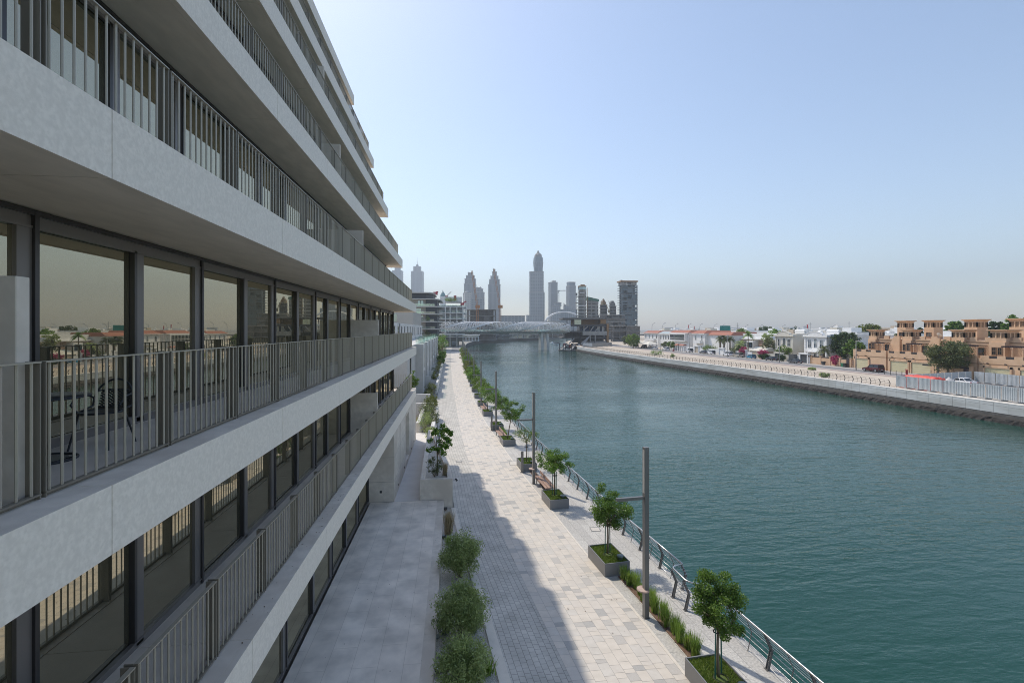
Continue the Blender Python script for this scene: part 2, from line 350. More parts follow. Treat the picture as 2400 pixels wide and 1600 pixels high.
# ================================================================== the setting: ground, canal, promenade
KERB=smooth_table([(10,7.2),(13.72,6.89),(17.77,6.53),(21.8,6.06),(27.86,5.47),(35,4.80),(43.2,4.18),(58.9,3.21),(81,2.68),(117,2.44),(226,2.6),(310,2.9)])
GB=smooth_table([(10,3.8),(14.13,3.46),(18.7,2.98),(22.2,2.63),(26.3,2.26),(31,1.8),(35,1.36),(51,.62),(69,.18),(102,-.5),(166,-1.1),(310,-1.7)])
WKR=smooth_table([(10,2.0),(14.36,1.53),(18,1.14),(24.65,.33),(28.4,.02),(35.5,-.35),(41,-.9),(60,-2.15),(70,-2.5),(98,-2.78),(149,-3.15),(310,-4.6)])
WKL=smooth_table([(10,1.62),(14.4,1.2),(17.2,.94),(24.65,.1),(28.4,-.24),(35.5,-.6)])
RAIL=smooth_table([(8,10.1),(11.8,9.72),(14.9,9.42),(20.56,8.87),(24.1,8.47),(30.2,8.0),(33.8,7.68),(41.1,7.06),(55.6,6.28),(60,6.03),(80,5.45),(110,5.1),(150,5.0),(226,5.1),(300,5.8)])
LB=smooth_table([(-300,13.5),(8,10.4),(14.9,9.72),(24.1,8.78),(33.8,7.98),(55.6,6.58),(80,5.75),(110,5.4),(226,5.4),(300,6.2),(400,13),(457,23),(501,37),(552,66),(577,87),(595,103),(663,138),(760,210),(900,330),(1200,560)])
RBK=smooth_table([(-300,78),(58,76.9),(115,76.4),(195,72.6),(290,73.5),(330,78),(400,92),(480,120),(560,160),(680,232),(800,320),(900,410),(1200,640)])
def sheet(name,fa,fb,ys,z,m,mats=None,kind='structure',uv=True,nx=1):
    mb=MB(); mb.uv=[]; s=0; prev=None
    for y in ys:
        a,b=fa(y),fb(y)
        if prev is not None: s+=math.hypot(y-prev[0],(a+b)/2-prev[1])
        prev=(y,(a+b)/2)
        for i in range(nx+1):
            x=a+(b-a)*i/nx; mb.v.append((x,y,z)); mb.uv.append((s,x-a))
    for j in range(len(ys)-1):
        for i in range(nx):
            o=j*(nx+1)+i; mb.f.append((o,o+1,o+nx+2,o+nx+1)); mb.m.append(0)
    o=mb.build(name,m); tag(o,kind=kind); return o
def frange(a,b,s):
    out=[]; 
    while a<b-1e-6: out.append(a); a+=s
    return out+[b]
SAND=mat('pale_sand',(.50,.42,.33),.9,c2=(.42,.355,.28),scale=.35,mixlo=.3,mixhi=.7,bump=.25,bscale=6,c3=(.56,.49,.40),scale3=.06)
CITY=mat('city_ground',(.36,.32,.27),.9,c2=(.27,.255,.225),scale=.02,c3=(.2,.2,.17),scale3=.05)
YS=[-300,-100,0]+frange(8,60,2)+frange(65,320,5)+frange(340,700,12)+[740,800,900,1050,1200]
lg=sheet('left_ground',lambda y:-4500.,LB,YS,-.02,CITY); rg=sheet('right_ground',RBK,lambda y:4500.,YS,-.02,SAND)
fg=MB(); fg.quad((-4500,1200,-.02),(4500,1200,-.02),(4500,6000,-.02),(-4500,6000,-.02)); tag(fg.build('far_ground',CITY),kind='structure')
# brick style paving materials laid along the walk (uv in metres)
def brickmat(name,c1,c2,cm,bw,rh,mortar,rough=.75,off=.5,spread=.5,speck=None):
    m=bpy.data.materials.new(name); m.use_nodes=True; nt=m.node_tree; p=nt.nodes['Principled BSDF']; p.inputs['Roughness'].default_value=rough
    tc=nt.nodes.new('ShaderNodeTexCoord'); b=nt.nodes.new('ShaderNodeTexBrick'); nt.links.new(tc.outputs['UV'],b.inputs['Vector'])
    b.offset=off; b.inputs['Scale'].default_value=1; b.inputs['Brick Width'].default_value=bw; b.inputs['Row Height'].default_value=rh; b.inputs['Mortar Size'].default_value=mortar; b.inputs['Mortar Smooth'].default_value=.3
    b.inputs['Color1'].default_value=(*c1,1); b.inputs['Color2'].default_value=(*c2,1); b.inputs['Mortar'].default_value=(*cm,1)
    n=nt.nodes.new('ShaderNodeTexNoise'); n.inputs['Scale'].default_value=speck or 1.2; n.inputs['Detail'].default_value=8; nt.links.new(tc.outputs['UV'],n.inputs['Vector'])
    mr=nt.nodes.new('ShaderNodeMapRange'); mr.inputs['From Min'].default_value=.3; mr.inputs['From Max'].default_value=.7; mr.inputs['To Min'].default_value=1-spread*.35; mr.inputs['To Max'].default_value=1+spread*.2; nt.links.new(n.outputs['Fac'],mr.inputs['Value'])
    mu=nt.nodes.new('ShaderNodeVectorMath'); mu.operation='MULTIPLY'; nt.links.new(b.outputs['Color'],mu.inputs[0]); nt.links.new(mr.outputs[0],mu.inputs[1]); nt.links.new(mu.outputs[0],p.inputs['Base Color'])
    bp=nt.nodes.new('ShaderNodeBump'); bp.inputs['Strength'].default_value=.5; bp.inputs['Distance'].default_value=.006; bp.invert=True; nt.links.new(b.outputs['Fac'],bp.inputs['Height']); nt.links.new(bp.outputs[0],p.inputs['Normal'])
    MATS[name]=m; return m
SETT=brickmat('grey_setts',(.50,.475,.43),(.57,.54,.485),(.30,.285,.26),.24,.2,.012,spread=.6)
GRAN=brickmat('granite_slabs',(.46,.44,.41),(.55,.53,.49),(.29,.28,.26),.95,.42,.008,speck=14,spread=.8)
PY=frange(8,120,1.0)+frange(124,312,4)
sheet('setts_path',WKR,GB,PY,.004,SETT)
sheet('granite_path',lambda y:KERB(y)+.1,LB,PY,.006,GRAN,nx=2)
# the mixed pavers: every paver its own face, all one paved surface
PV=[mat('paver_beige',(.595,.54,.47),.8,c2=(.665,.605,.53),scale=2.5,bump=.05,bscale=60),mat('paver_cream',(.635,.585,.52),.8,c2=(.59,.54,.48),scale=3,bump=.05,bscale=60),
    mat('paver_pale_grey',(.56,.52,.465),.8,c2=(.62,.58,.525),scale=3),mat('paver_grey',(.485,.455,.415),.8,c2=(.53,.50,.46),scale=40,mixlo=.45,mixhi=.62),
    mat('paver_dark',(.41,.395,.37),.8,c2=(.48,.46,.43),scale=60,mixlo=.5,mixhi=.62),mat('paver_joint',(.27,.265,.255),.9)]
mb=MB(); NC=10
for j in range(len(PY)-1):
    y0,y1=PY[j],PY[j+1]; mb.quad((GB(y0),y0,.004),(KERB(y0),y0,.004),(KERB(y1),y1,.004),(GB(y1),y1,.004),5)
for c in range(NC):
    y=8+rnd.random()*.4; last=0
    while y<230:
        L=rnd.choice([.18,.24,.24,.34,.34,.46,.46,.58]); t=rnd.random()
        m=(0 if t<.38 else 1 if t<.62 else 2 if t<.8 else 3 if t<.93 else 4)
        if m>=3 and last>=3: m=rnd.choice([0,1,2])
        last=m; y1=y+L; g=.004; a0,b0=GB(y),KERB(y); a1,b1=GB(y1),KERB(y1); w0=(b0-a0)/NC; w1=(b1-a1)/NC
        mb.quad((a0+w0*c+g,y+g,.009),(a0+w0*(c+1)-g,y+g,.009),(a1+w1*(c+1)-g,y1-g,.009),(a1+w1*c+g,y1-g,.009),m); y=y1
tag(mb.build('paver_path',PV),kind='structure')
KST=mat('pale_kerb',(.70,.64,.56),.7,c2=(.62,.57,.50),scale=4)
def ribbon(mb,f0,f1,z0,z1,ys,m=0):
    for a,b in zip(ys[:-1],ys[1:]):
        x0,x1,x2,x3=f0(a),f1(a),f1(b),f0(b)
        mb.add([(x0,a,z0),(x1,a,z0),(x2,b,z0),(x3,b,z0),(x0,a,z1),(x1,a,z1),(x2,b,z1),(x3,b,z1)],[(4,5,6,7),(0,4,7,3),(1,2,6,5),(0,1,5,4),(2,3,7,6)],m)
mb=MB(); ribbon(mb,KERB,lambda y:KERB(y)+.1,0,.014,PY); tag(mb.build('pale_strip',[KST]),kind='structure')
mb=MB(); ribbon(mb,WKL,WKR,0,.45,frange(8,27.6,.7)); tag(mb.build('bed_kerb',[KST]),kind='structure')
# quay edges
QC=mat('quay_concrete',(.50,.49,.47),.8,c2=(.58,.575,.55),scale=.6,stretch=(1,.4,1),bump=.1,bscale=8)
QD=mat('quay_dark',(.09,.085,.08),.9,c2=(.14,.13,.12),scale=2,bump=.3,bscale=10)
BARN=mat('barnacles',(.012,.010,.009),.75,c2=(.05,.038,.03),scale=3.2,mixlo=.55,mixhi=.75,bump=1,bscale=6)
mb=MB(); ys=frange(0,120,4)+frange(125,300,5)+frange(310,700,10)
for a,b in zip(ys[:-1],ys[1:]):
    x0,x1=LB(a),LB(b); mb.add([(x0,a,-3.4),(x0,a,-.02),(x1,b,-.02),(x1,b,-3.4)],[(0,1,2,3)],1 if a>330 else 0)
ribbon(mb,lambda y:LB(y)-.35,LB,-.02,.12,frange(305,700,10),0)
tag(mb.build('left_quay',[QC,QD]),kind='structure')
# water
wm=bpy.data.materials.new('canal_water'); wm.use_nodes=True; nt=wm.node_tree; p=nt.nodes['Principled BSDF']
p.inputs['Roughness'].default_value=.06; p.inputs['IOR'].default_value=1.33; p.inputs['Base Color'].default_value=(.011,.058,.043,1)
g=nt.nodes.new('ShaderNodeNewGeometry')
def wave(scale,stretch,rot,det=3,dist=0):
    mp=nt.nodes.new('ShaderNodeMapping'); mp.inputs['Rotation'].default_value=(0,0,R(rot)); mp.inputs['Scale'].default_value=stretch; nt.links.new(g.outputs['Position'],mp.inputs['Vector'])
    n=nt.nodes.new('ShaderNodeTexNoise'); n.inputs['Scale'].default_value=scale; n.inputs['Detail'].default_value=det; n.inputs['Distortion'].default_value=dist; nt.links.new(mp.outputs[0],n.inputs['Vector']); return n.outputs['Fac']
w1=wave(1.2,(.38,1.05,1),-14,4,.4); w2=wave(3.2,(.45,1.1,1),12,3,.3); w3=wave(.045,(.5,1,1),20,4,.6)
a=nt.nodes.new('ShaderNodeMath'); a.operation='MULTIPLY_ADD'; a.inputs[1].default_value=.38; nt.links.new(w2,a.inputs[0]); nt.links.new(w1,a.inputs[2])
mr=nt.nodes.new('ShaderNodeMapRange'); mr.inputs['From Min'].default_value=.35; mr.inputs['From Max'].default_value=.65; mr.inputs['To Min'].default_value=.35; mr.inputs['To Max'].default_value=1.25; nt.links.new(w3,mr.inputs['Value'])
mu=nt.nodes.new('ShaderNodeMath'); mu.operation='MULTIPLY'; nt.links.new(a.outputs[0],mu.inputs[0]); nt.links.new(mr.outputs[0],mu.inputs[1])
b=nt.nodes.new('ShaderNodeBump'); b.inputs['Strength'].default_value=.32; b.inputs['Distance'].default_value=.42; nt.links.new(mu.outputs[0],b.inputs['Height']); nt.links.new(b.outputs[0],p.inputs['Normal'])
mb=MB(); mb.quad((-60,-300,-2.8),(900,-300,-2.8),(900,1300,-2.8),(-60,1300,-2.8)); tag(mb.build('canal_water',[wm]),kind='structure')
# raised terrace beside the building, gravel bed, ramp
TER=brickmat('terrace_slabs',(.78,.70,.605),(.84,.76,.66),(.60,.53,.45),1.9,.72,.007,spread=.75)
mb=MB(); mb.uv=[(y,x) for x,y in ((-4.6,-9),(-.95,-9),(-.95,27.76),(-4.6,27.76))]; mb.quad((-4.6,-9,TZ),(-.95,-9,TZ),(-.95,27.76,TZ),(-4.6,27.76,TZ)); tag(mb.build('terrace_floor',[TER]),kind='structure')
mb=MB(); 
ycs=[-9,-6.4,-4,-1.6,.7,3.2,5.8,8.1,10.6,13.2,15.6,18.1,20.6,23.2,27.76]
for i,(a_,b_) in enumerate(zip(ycs[:-1],ycs[1:])): mb.box(-.949,a_+.003,0,-.58,b_-.003,TZ+(.0))
tag(mb.build('terrace_kerb',[STONED]),kind='structure')
mb=MB(); mb.box(-4.0,27.8,.0,-1.9,33.0,TZ-.002); mb.box(-4.0,33.0,0,-2.0,46,TZ-.006); 
for i in range(4): mb.box(-4.0,46+.4*i,0,-2.1,46.4+.4*i,TZ-.15*(i+1))
tag(mb.build('ramp_path',[mat('pinkish_stone',(.63,.59,.555),.75,c2=(.69,.65,.61),scale=1.4,bump=.05)]),kind='structure')
GRV=mat('gravel',(.38,.35,.31),.95,c2=(.66,.61,.55),scale=28,mixlo=.4,mixhi=.6,bump=.9,bscale=30)
mb=MB()
for a_,b_ in zip(frange(8,27.6,.7)[:-1],frange(8,27.6,.7)[1:]): mb.quad((-.578,a_,.40),(WKL(a_),a_,.40),(WKL(b_),b_,.40),(-.578,b_,.40))
tag(mb.build('gravel',[GRV]),kind='stuff')
# soil strip with grass by the near lamp
SOIL=mat('brown_soil',(.13,.075,.05),.95,c2=(.2,.13,.09),scale=9,bump=.8,bscale=25)
mb=MB(); ribbon(mb,lambda y:KERB(y)+.56,lambda y:KERB(y)+1.0,.0,.03,frange(14.3,20,.5)); ribbon(mb,lambda y:KERB(y)+.7,lambda y:KERB(y)+1.1,.0,.03,frange(30.5,35.6,.7)); ribbon(mb,lambda y:KERB(y)+.8,lambda y:KERB(y)+1.2,.0,.03,frange(45.5,50.2,.7))
tag(mb.build('soil',[SOIL]),kind='stuff')
# ------------------------------------------------------------------ haze
hz=bpy.data.materials.new('haze'); hz.use_nodes=True; nt=hz.node_tree
for n in list(nt.nodes):
    if n.type!='OUTPUT_MATERIAL': nt.nodes.remove(n)
v=nt.nodes.new('ShaderNodeVolumePrincipled'); v.inputs['Color'].default_value=(.80,.88,.97,1); v.inputs['Density'].default_value=.00030; v.inputs['Anisotropy'].default_value=.25
nt.links.new(v.outputs[0],nt.nodes['Material Output'].inputs['Volume'])
mb=MB(); mb.box(-3600,-280,-4.2,3600,5200,420); hz.cycles.volume_sampling='DISTANCE'; hz.cycles.homogeneous_volume=True; ho=mb.build('haze',[hz]); tag(ho,kind='stuff')
# ------------------------------------------------------------------ railing along the canal
STEEL=mat('brushed_steel',(.55,.55,.55),.28,.9); RPOST=mat('post_steel',(.17,.165,.165),.45,.4)
def railpath(off,z,ys): return [(RAIL(y)+off,y,z) for y in ys]
PROF=[(.0,0),(-.05,.62),(.13,1.06)]           # kinked post: out over the water at the top (towards +x after the elbow)
def poff(z):
    return -.0-.08*0 if z<=0 else (-.11*0+.14*z/.6 if z<.6 else .14-.22*(z-.6)/.5)
def post_mesh(gap=.09):
    m=MB()
    for y in (-gap/2,gap/2):
        for (z0,z1) in ((0,.6),(.6,1.08)):
            m.bar((poff(z0)-.0,y,z0),(poff(z1),y,z1),.016,.075,0,up=(0,1,0)) if False else m.add([(poff(z0)-.04,y-.008,z0),(poff(z0)+.04,y-.008,z0),(poff(z0)+.04,y+.008,z0),(poff(z0)-.04,y+.008,z0),(poff(z1)-.035,y-.008,z1),(poff(z1)+.035,y-.008,z1),(poff(z1)+.035,y+.008,z1),(poff(z1)-.035,y+.008,z1)],[(0,3,2,1),(4,5,6,7),(0,1,5,4),(1,2,6,5),(2,3,7,6),(3,0,4,7)])
    m.box(-.07,-.08,0,.07,.08,.02)
    return m.mesh('railing_post',[RPOST])
PM=post_mesh()
def slim(m,x,y):
    for z0,z1 in ((0,.6),(.6,1.08)): m.tube([(x+poff(z0),y,z0),(x+poff(z1),y,z1)],.014,6)
def canal_rail(name,label,ya,yb,step,maxp=96):
    T=thing(name,label,'railing',(RAIL(ya),ya,0)); base=Vector((RAIL(ya),ya,0))
    ys=frange(ya,yb,2.0); mt=MB(); mt.tube(railpath(poff(1.1),1.1,ys),.03,8); local(mt,base).build('handrail',[STEEL],T,True)
    for z in (.1,.24,.38,.52,.70,.82,.93,1.02):
        mt=MB(); mt.tube(railpath(poff(z),z,ys),.0095,5); local(mt,base).build('rail',[STEEL],T,True)
    y=ya+.15; n=0; rest=MB(); slims=MB()
    while y<yb-.05:
        if n<maxp:
            o=bpy.data.objects.new('railing_post',PM); col.objects.link(o); o.parent=T; o.location=Vector((RAIL(y),y,0))-base
        else:
            for v0,f0 in ((len(rest.v),None),): rest.add([(v.co.x+RAIL(y),v.co.y+y,v.co.z) for v in PM.vertices],[list(q.vertices) for q in PM.polygons])
        if y+step/2<yb: slim(slims,RAIL(y+step/2),y+step/2)
        y+=step; n+=1
    local(slims,base).build('slim_bar',[RPOST],T)
    if rest.v: tag(local(rest,base).build('far_posts',[RPOST],T),kind='stuff')
    return T
canal_rail('canal_railing','long steel railing with kinked posts running along the canal edge past the planters',18.55,298,1.78)
canal_rail('canal_railing','short steel railing run beside the closest planter tree below the recessed ladder bay',8.6,17.0,1.75)
T=thing('canal_railing','small recessed steel railing bay stepping in from the canal edge at the ladder','railing',(8.45,17.7,0)); base=Vector((8.45,17.7,0))
xa,xb=RAIL(18.5)+poff(1.1),8.5; 
mt=MB(); mt.tube([(RAIL(18.55)+poff(1.1),18.55,1.1),(8.62,18.42,1.1),(8.5,18.34,1.1),(8.47,18.2,1.1),(8.52,17.35,1.1),(8.6,17.2,1.1),(8.72,17.1,1.1),(RAIL(17.0)+poff(1.1),17.0,1.1)],.03,8); local(mt,base).build('handrail',[STEEL],T,True)
for z in (.1,.24,.38,.52,.70,.82,.93,1.02):
    q=poff(z); mt=MB(); mt.tube([(RAIL(18.55)+q,18.53,z),(8.45+q,18.3,z),(8.5+q,17.2,z),(RAIL(17.0)+q,17.02,z)],.0095,5); local(mt,base).build('rail',[STEEL],T)
for x,y in ((8.43,18.2),(8.5,17.3)):
    o=bpy.data.objects.new('railing_post',PM); col.objects.link(o); o.parent=T; o.location=Vector((x,y,0))-base
# ------------------------------------------------------------------ street lamps
LMET=mat('lamp_grey',(.20,.195,.19),.4,.4); LPAN=mat('lamp_panel',(.50,.49,.47),.35); CORT=mat('rusty_disc',(.42,.29,.235),.7,c2=(.52,.40,.34),scale=6)
def make_lamp(lab,loc,rz):
    T=thing('street_lamp',lab,'street lamp',loc,rz,'street lamps along the promenade')
    m=MB(); m.bevbox(-.085,-.1,0,.085,.1,6.15,.006); m.box(-.11,-.125,0,.11,.125,.02); m.build('pole',[LMET],T)
    m=MB(); m.box(-.092,-.07,4.5,-.0851,.07,6.05); m.build('lamp_panel',[LPAN],T)
    m=MB(); m.bevbox(-1.14,-.055,4.27,-.0855,.055,4.38,.005); m.build('arm',[LMET],T)
    m=MB(); m.box(-1.05,-.04,4.262,-.3,.04,4.2699); m.build('lamp_panel',[LPAN],T)
    m=MB(); po=[(.24*math.cos(t)-.09,.24*math.sin(t)) for t in [R(60+i*240/20) for i in range(21)]]; m.prism(po,1.0,1.045); m.build('disc_shelf',[CORT],T)
    m=MB(); m.box(.086,-.03,1.3,.093,.03,1.45); m.build('hatch',[FRAMEB],T)
    return T
lampY=[17.05,32.67,49.92,65.53]+[81.5+16.2*i for i in range(8)]
L0=None
for i,y in enumerate(lampY):
    x=KERB(y)+[.27,.3,.5,.55][min(i,3)]; rz=math.atan((KERB(y+2)-KERB(y-2))/4)*-1
    lab='tall grey T-shaped street lamp, '+nth(i)+' from the camera along the promenade planters'
    if L0 is None: L0=make_lamp(lab,(x,y,0),rz)
    else: dup(L0,lab,(x,y,0),rz)
# ------------------------------------------------------------------ planters
PLM=mat('planter_grey',(.215,.215,.22),.5,.2); TURF=leafmat('turf_blades',(.10,.165,.022),(.26,.34,.06),.3,3); TURFB=mat('turf_base',(.07,.11,.02),.95,c2=(.12,.15,.04),scale=12,bump=.6,bscale=40)
DRUM=mat('drum_lid',(.17,.21,.2),.5); ROPE=mat('tree_ring',(.05,.05,.055),.8)
def make_planter(lab,loc,rz):
    T=thing('planter_box',lab,'planter',loc,rz,'grey metal planter boxes along the canal walk')
    w,l,h=1.14,1.86,.56; m=MB(); x,y=w/2,l/2; t=.035
    m.box(-x,-y,0,-x+t,y,h); m.box(x-t,-y,0,x,y,h); m.box(-x+t,-y,0,x-t,-y+t,h); m.box(-x+t,y-t,0,x-t,y,h); m.build('box',[PLM],T)
    m=MB(); r=random.Random(3)
    m.box(-x+t,-y+t,.3,x-t,y-t,.49,1)
    for i in range(5200):
        px,py=r.uniform(-x+t,x-t),r.uniform(-y+t,y-t); hh=r.uniform(.03,.065)*(1.1 if r.random()<.8 else 1.5); a=r.random()*6.28; dx,dy=.011*math.cos(a),.011*math.sin(a); lx,ly=r.gauss(0,.025),r.gauss(0,.025)
        if px*px+(py-.0)**2<.03: continue
        m.add([(px-dx,py-dy,.485),(px+dx,py+dy,.485),(px+lx,py+ly,.49+hh)],[(0,1,2)],0)
    m.build('turf',[TURF,TURFB],T)
    m=MB(); m.lathe([(.11,.49),(.11,.6),(.14,.61),(.145,.66),(.13,.675),(0,.68)],20,(.3,-.55,0)); m.build('uplight_drum',[DRUM],T,True)
    m=MB(); m.tube([(.2*math.cos(i*.3142),.2*math.sin(i*.3142),.505) for i in range(21)],.016,6,0,False); m.build('tree_ring',[ROPE],T)
    return T
plY=[13.15,20.98,28.8,36.45,44.35,51.3,59.6,67.1]+[74.8+7.75*i for i in range(17)]
P0=None; planters=[]
def plx(y): return KERB(y)+.58+(.12 if y>34 else 0)+(.1 if y>50 else 0)
for i,y in enumerate(plY):
    lab='grey metal planter box with turf top, '+nth(i)+' from the camera along the canal walk'
    rz=-math.atan((KERB(y+2)-KERB(y-2))/4); loc=(plx(y),y,.0)
    if P0 is None: P0=make_planter(lab,loc,rz); P=P0
    else: P=dup(P0,lab,loc,rz)
    planters.append(P)
# ------------------------------------------------------------------ benches, bollards
WOOD=mat('bench_wood',(.30,.185,.135),.6,c2=(.40,.26,.195),scale=3,stretch=(6,.4,1))
def bench(lab,loc,rz):
    T=thing('park_bench',lab,'bench',loc,rz,'wooden benches on the promenade'); 
    m=MB()
    for i in range(4): m.bevbox(-.36+.18*i,-1.3,.42,-.2+.18*i,1.3,.46,.005)
    m.build('seat',[WOOD],T)
    m=MB(); m.bevbox(-.02,-1.3,.62,.03,1.3,.70,.005); m.bevbox(-.02,-1.3,.74,.03,1.3,.82,.005); m.build('backrest',[WOOD],T)
    for y in (-1.1,1.1):
        m=MB(); m.box(-.33,y-.03,0,-.27,y+.03,.42); m.box(.27,y-.03,0,.33,y+.03,.42); m.box(-.33,y-.03,.36,.33,y+.03,.419); m.box(-.015,y-.02,.46,.02,y+.02,.8); m.build('leg',[LMET],T)
    return T
B0=bench('brown slatted double bench beside the third planter and the second lamp',(KERB(31.6)+.8,31.6,0),-R(-5))
dup(B0,'brown slatted bench beside the fifth planter, the farther of two',(KERB(47)+.55,46.9,0),R(4))
dup(B0,'brown slatted bench by the seventh planter and the fourth lamp',(KERB(62.6)+.7,62.6,0),R(3))
def bollard(lab,loc,rz):
    T=thing('bollard',lab,'bollard',loc,rz,'flat grey bollards beside the planters'); m=MB(); m.bevbox(-.09,-.07,0,.09,.07,1.55,.01); m.build('post',[LMET],T)
    m=MB(); m.box(-.096,-.05,1.2,-.091,.05,1.45); m.build('display',[FRAMEB],T); m=MB(); m.box(-.14,-.12,0,.14,.12,.03); m.build('foot_plate',[LMET],T); return T
G0=bollard('tall flat grey bollard against the fourth planter box',(*at(1224,1107)[:2],0),0)
dup(G0,'flat grey bollard against the sixth planter box',(*at(1152.5,1009)[:2],0),0)
# stone planter box beside the walk
SX=smooth_table([(27.8,-.1),(30,-.25),(34,-.75),(38,-1.25),(42,-1.6)])
T=thing('stone_planter','long pale stone planter box with a small tree beside the ramp','planter',(-1,28,0)); b0=Vector((-1,28,0))
m=MB(); ys=frange(27.8,41.5,.9)
for a_,b_ in zip(ys[:-1],ys[1:]):
    x0,x1=SX(a_),SX(b_); L0_,L1_=-1.9-.02*(a_-27.8),-1.9-.02*(b_-27.8)
    for (p0,p1,q0,q1) in ((x0-.28,x1-.28,x0,x1),(L0_,L1_,L0_+.28,L1_+.28)):
        m.add([(p0,a_,0),(q0,a_,0),(q1,b_,0),(p1,b_,0),(p0,a_,2),(q0,a_,2),(q1,b_,2),(p1,b_,2)],[(4,5,6,7),(0,4,7,3),(1,2,6,5),(0,1,5,4),(2,3,7,6)])
m.box(-1.619,27.8,0,-.381,28.1,1.998); m.box(-1.85,41.2,0,-1.88,41.5,2); local(m,b0).build('box',[STONED],T)
m=MB(); 
for a_,b_ in zip(ys[:-1],ys[1:]): m.quad((-1.66-.02*(a_-27.8),a_,1.86),(SX(a_)-.24,a_,1.86),(SX(b_)-.24,b_,1.86),(-1.66-.02*(b_-27.8),b_,1.86))
local(m,b0).build('soil_top',[GRV],T)
T=thing('spotlight','small black spotlight on the stone planter corner by the walk','spotlight',(-.02,27.95,1.9)); m=MB(); m.tube([(-.02,0,0),(.1,0,.02)],.02,6); m.build('bracket',[FRAMEB],T)
m=MB(); m.tube([(.08,-.02,.08),(.18,-.05,-.05)],[.045,.06],10); m.build('lamp_head',[FRAMEB],T)

# access covers in the paving
for i,(lab,u,v,w,l) in enumerate((('rectangular paved access cover in the mixed paving near the bollard',1205,1085,.75,1.2),('small grey square cover in the setts near the stone planter',1076,1081,.45,.45),('square access cover in the granite band by the second planter',1395,1240,.5,.5))):
    p=at(u,v,.0); T=thing('access_cover',lab,'cover',(p.x,p.y,.012),-.05); m=MB(); m.box(-w/2,-l/2,0,w/2,-l/2+.03,.006); m.box(-w/2,l/2-.03,0,w/2,l/2,.006); m.box(-w/2,-l/2+.03,0,-w/2+.03,l/2-.03,.006); m.box(w/2-.03,-l/2+.03,0,w/2,l/2-.03,.006); m.build('frame',[LMET],T); m=MB(); m.box(-w/2+.04,-l/2+.04,0,w/2-.04,l/2-.04,.004); m.build('lid',[PV[2] if i!=1 else PV[4]],T)

# dry leaves and specks lying on the paving and on the lower balcony edge
m=MB(); r=random.Random(12)
LIT=mat('dry_leaf_litter',(.10,.07,.045),.9,c2=(.22,.16,.10),scale=5)
def speck(x,y,z,s):
    a=r.random()*6.28; c_,s_=math.cos(a)*s,math.sin(a)*s; m.add([(x-c_,y-s_,z),(x+s_*.5,y-c_*.5,z+.004),(x+c_,y+s_,z+.002),(x-s_*.5,y+c_*.5,z+.003)],[(0,1,2,3)])
for i in range(70): speck(-3.3-r.uniform(.03,.34),r.uniform(5,30),ztop(-1)+.003,r.uniform(.012,.035))
for i in range(60): speck(r.uniform(-4.5,-.7),r.uniform(9,27),TZ+.012,r.uniform(.01,.03))
for i in range(150):
    y=r.uniform(12,60); speck(r.uniform(WKR(y)+.1,RAIL(y)-.2),y,.02,r.uniform(.015,.04))
tag(m.build('leaf_litter',[LIT]),kind='stuff')
# ================================================================== vegetation
BARK=mat('bark',(.16,.12,.085),.9,c2=(.25,.20,.15),scale=9,stretch=(2,2,.5),bump=.5,bscale=30)
GSTAKE=mat('green_stake',(.02,.12,.10),.5)
LF={'deep':leafmat('leaf_deep',(.065,.135,.018),(.20,.32,.055),.42),'mid':leafmat('leaf_mid',(.08,.17,.022),(.23,.37,.06),.42),
    'lime':leafmat('leaf_lime',(.085,.155,.018),(.21,.30,.05),.4),'olive':leafmat('leaf_olive',(.075,.10,.035),(.19,.21,.08)),
    'grey':leafmat('leaf_grey',(.215,.28,.09),(.44,.52,.215),.45),'dry':leafmat('leaf_dry',(.30,.23,.13),(.50,.41,.25),.3),'dark':leafmat('leaf_dark',(.03,.065,.02),(.095,.15,.04)),
    'gold':leafmat('leaf_gold',(.08,.105,.018),(.23,.26,.05),.35),'pink':leafmat('bougainvillea',(.32,.03,.09),(.55,.07,.20),.35),'grass':leafmat('grass_blade',(.15,.26,.035),(.35,.47,.10),.45),
    'agave':leafmat('agave_leaf',(.09,.13,.08),(.22,.27,.17),.1)}
def rdir(r):
    while True:
        v=Vector((r.uniform(-1,1),r.uniform(-1,1),r.uniform(-1,1)))
        if .05<v.length<1: return v.normalized()
def leaf(mb,c,l,w,r,up=.35,m=0,droop=0):
    n=(rdir(r)+Vector((0,0,up))).normalized(); t=n.cross(rdir(r))
    if t.length<.05: return
    t.normalize()
    if droop: t=(t+Vector((0,0,-droop))).normalized()
    b=n.cross(t).normalized()*w/2; t=t*l/2
    mb.add([c-t,c+b,c+t,c-b],[(0,1,2,3)],m)
def clumps(r,n,R_,rz,cz,hollow=.45,flat=0):
    out=[]
    while len(out)<n:
        d=rdir(r); q=hollow+(1-hollow)*r.random()**.6; p=Vector((d.x*R_*q,d.y*R_*q,cz+d.z*rz*q))
        if flat and d.z<-.5: continue
        out.append(p)
    return out
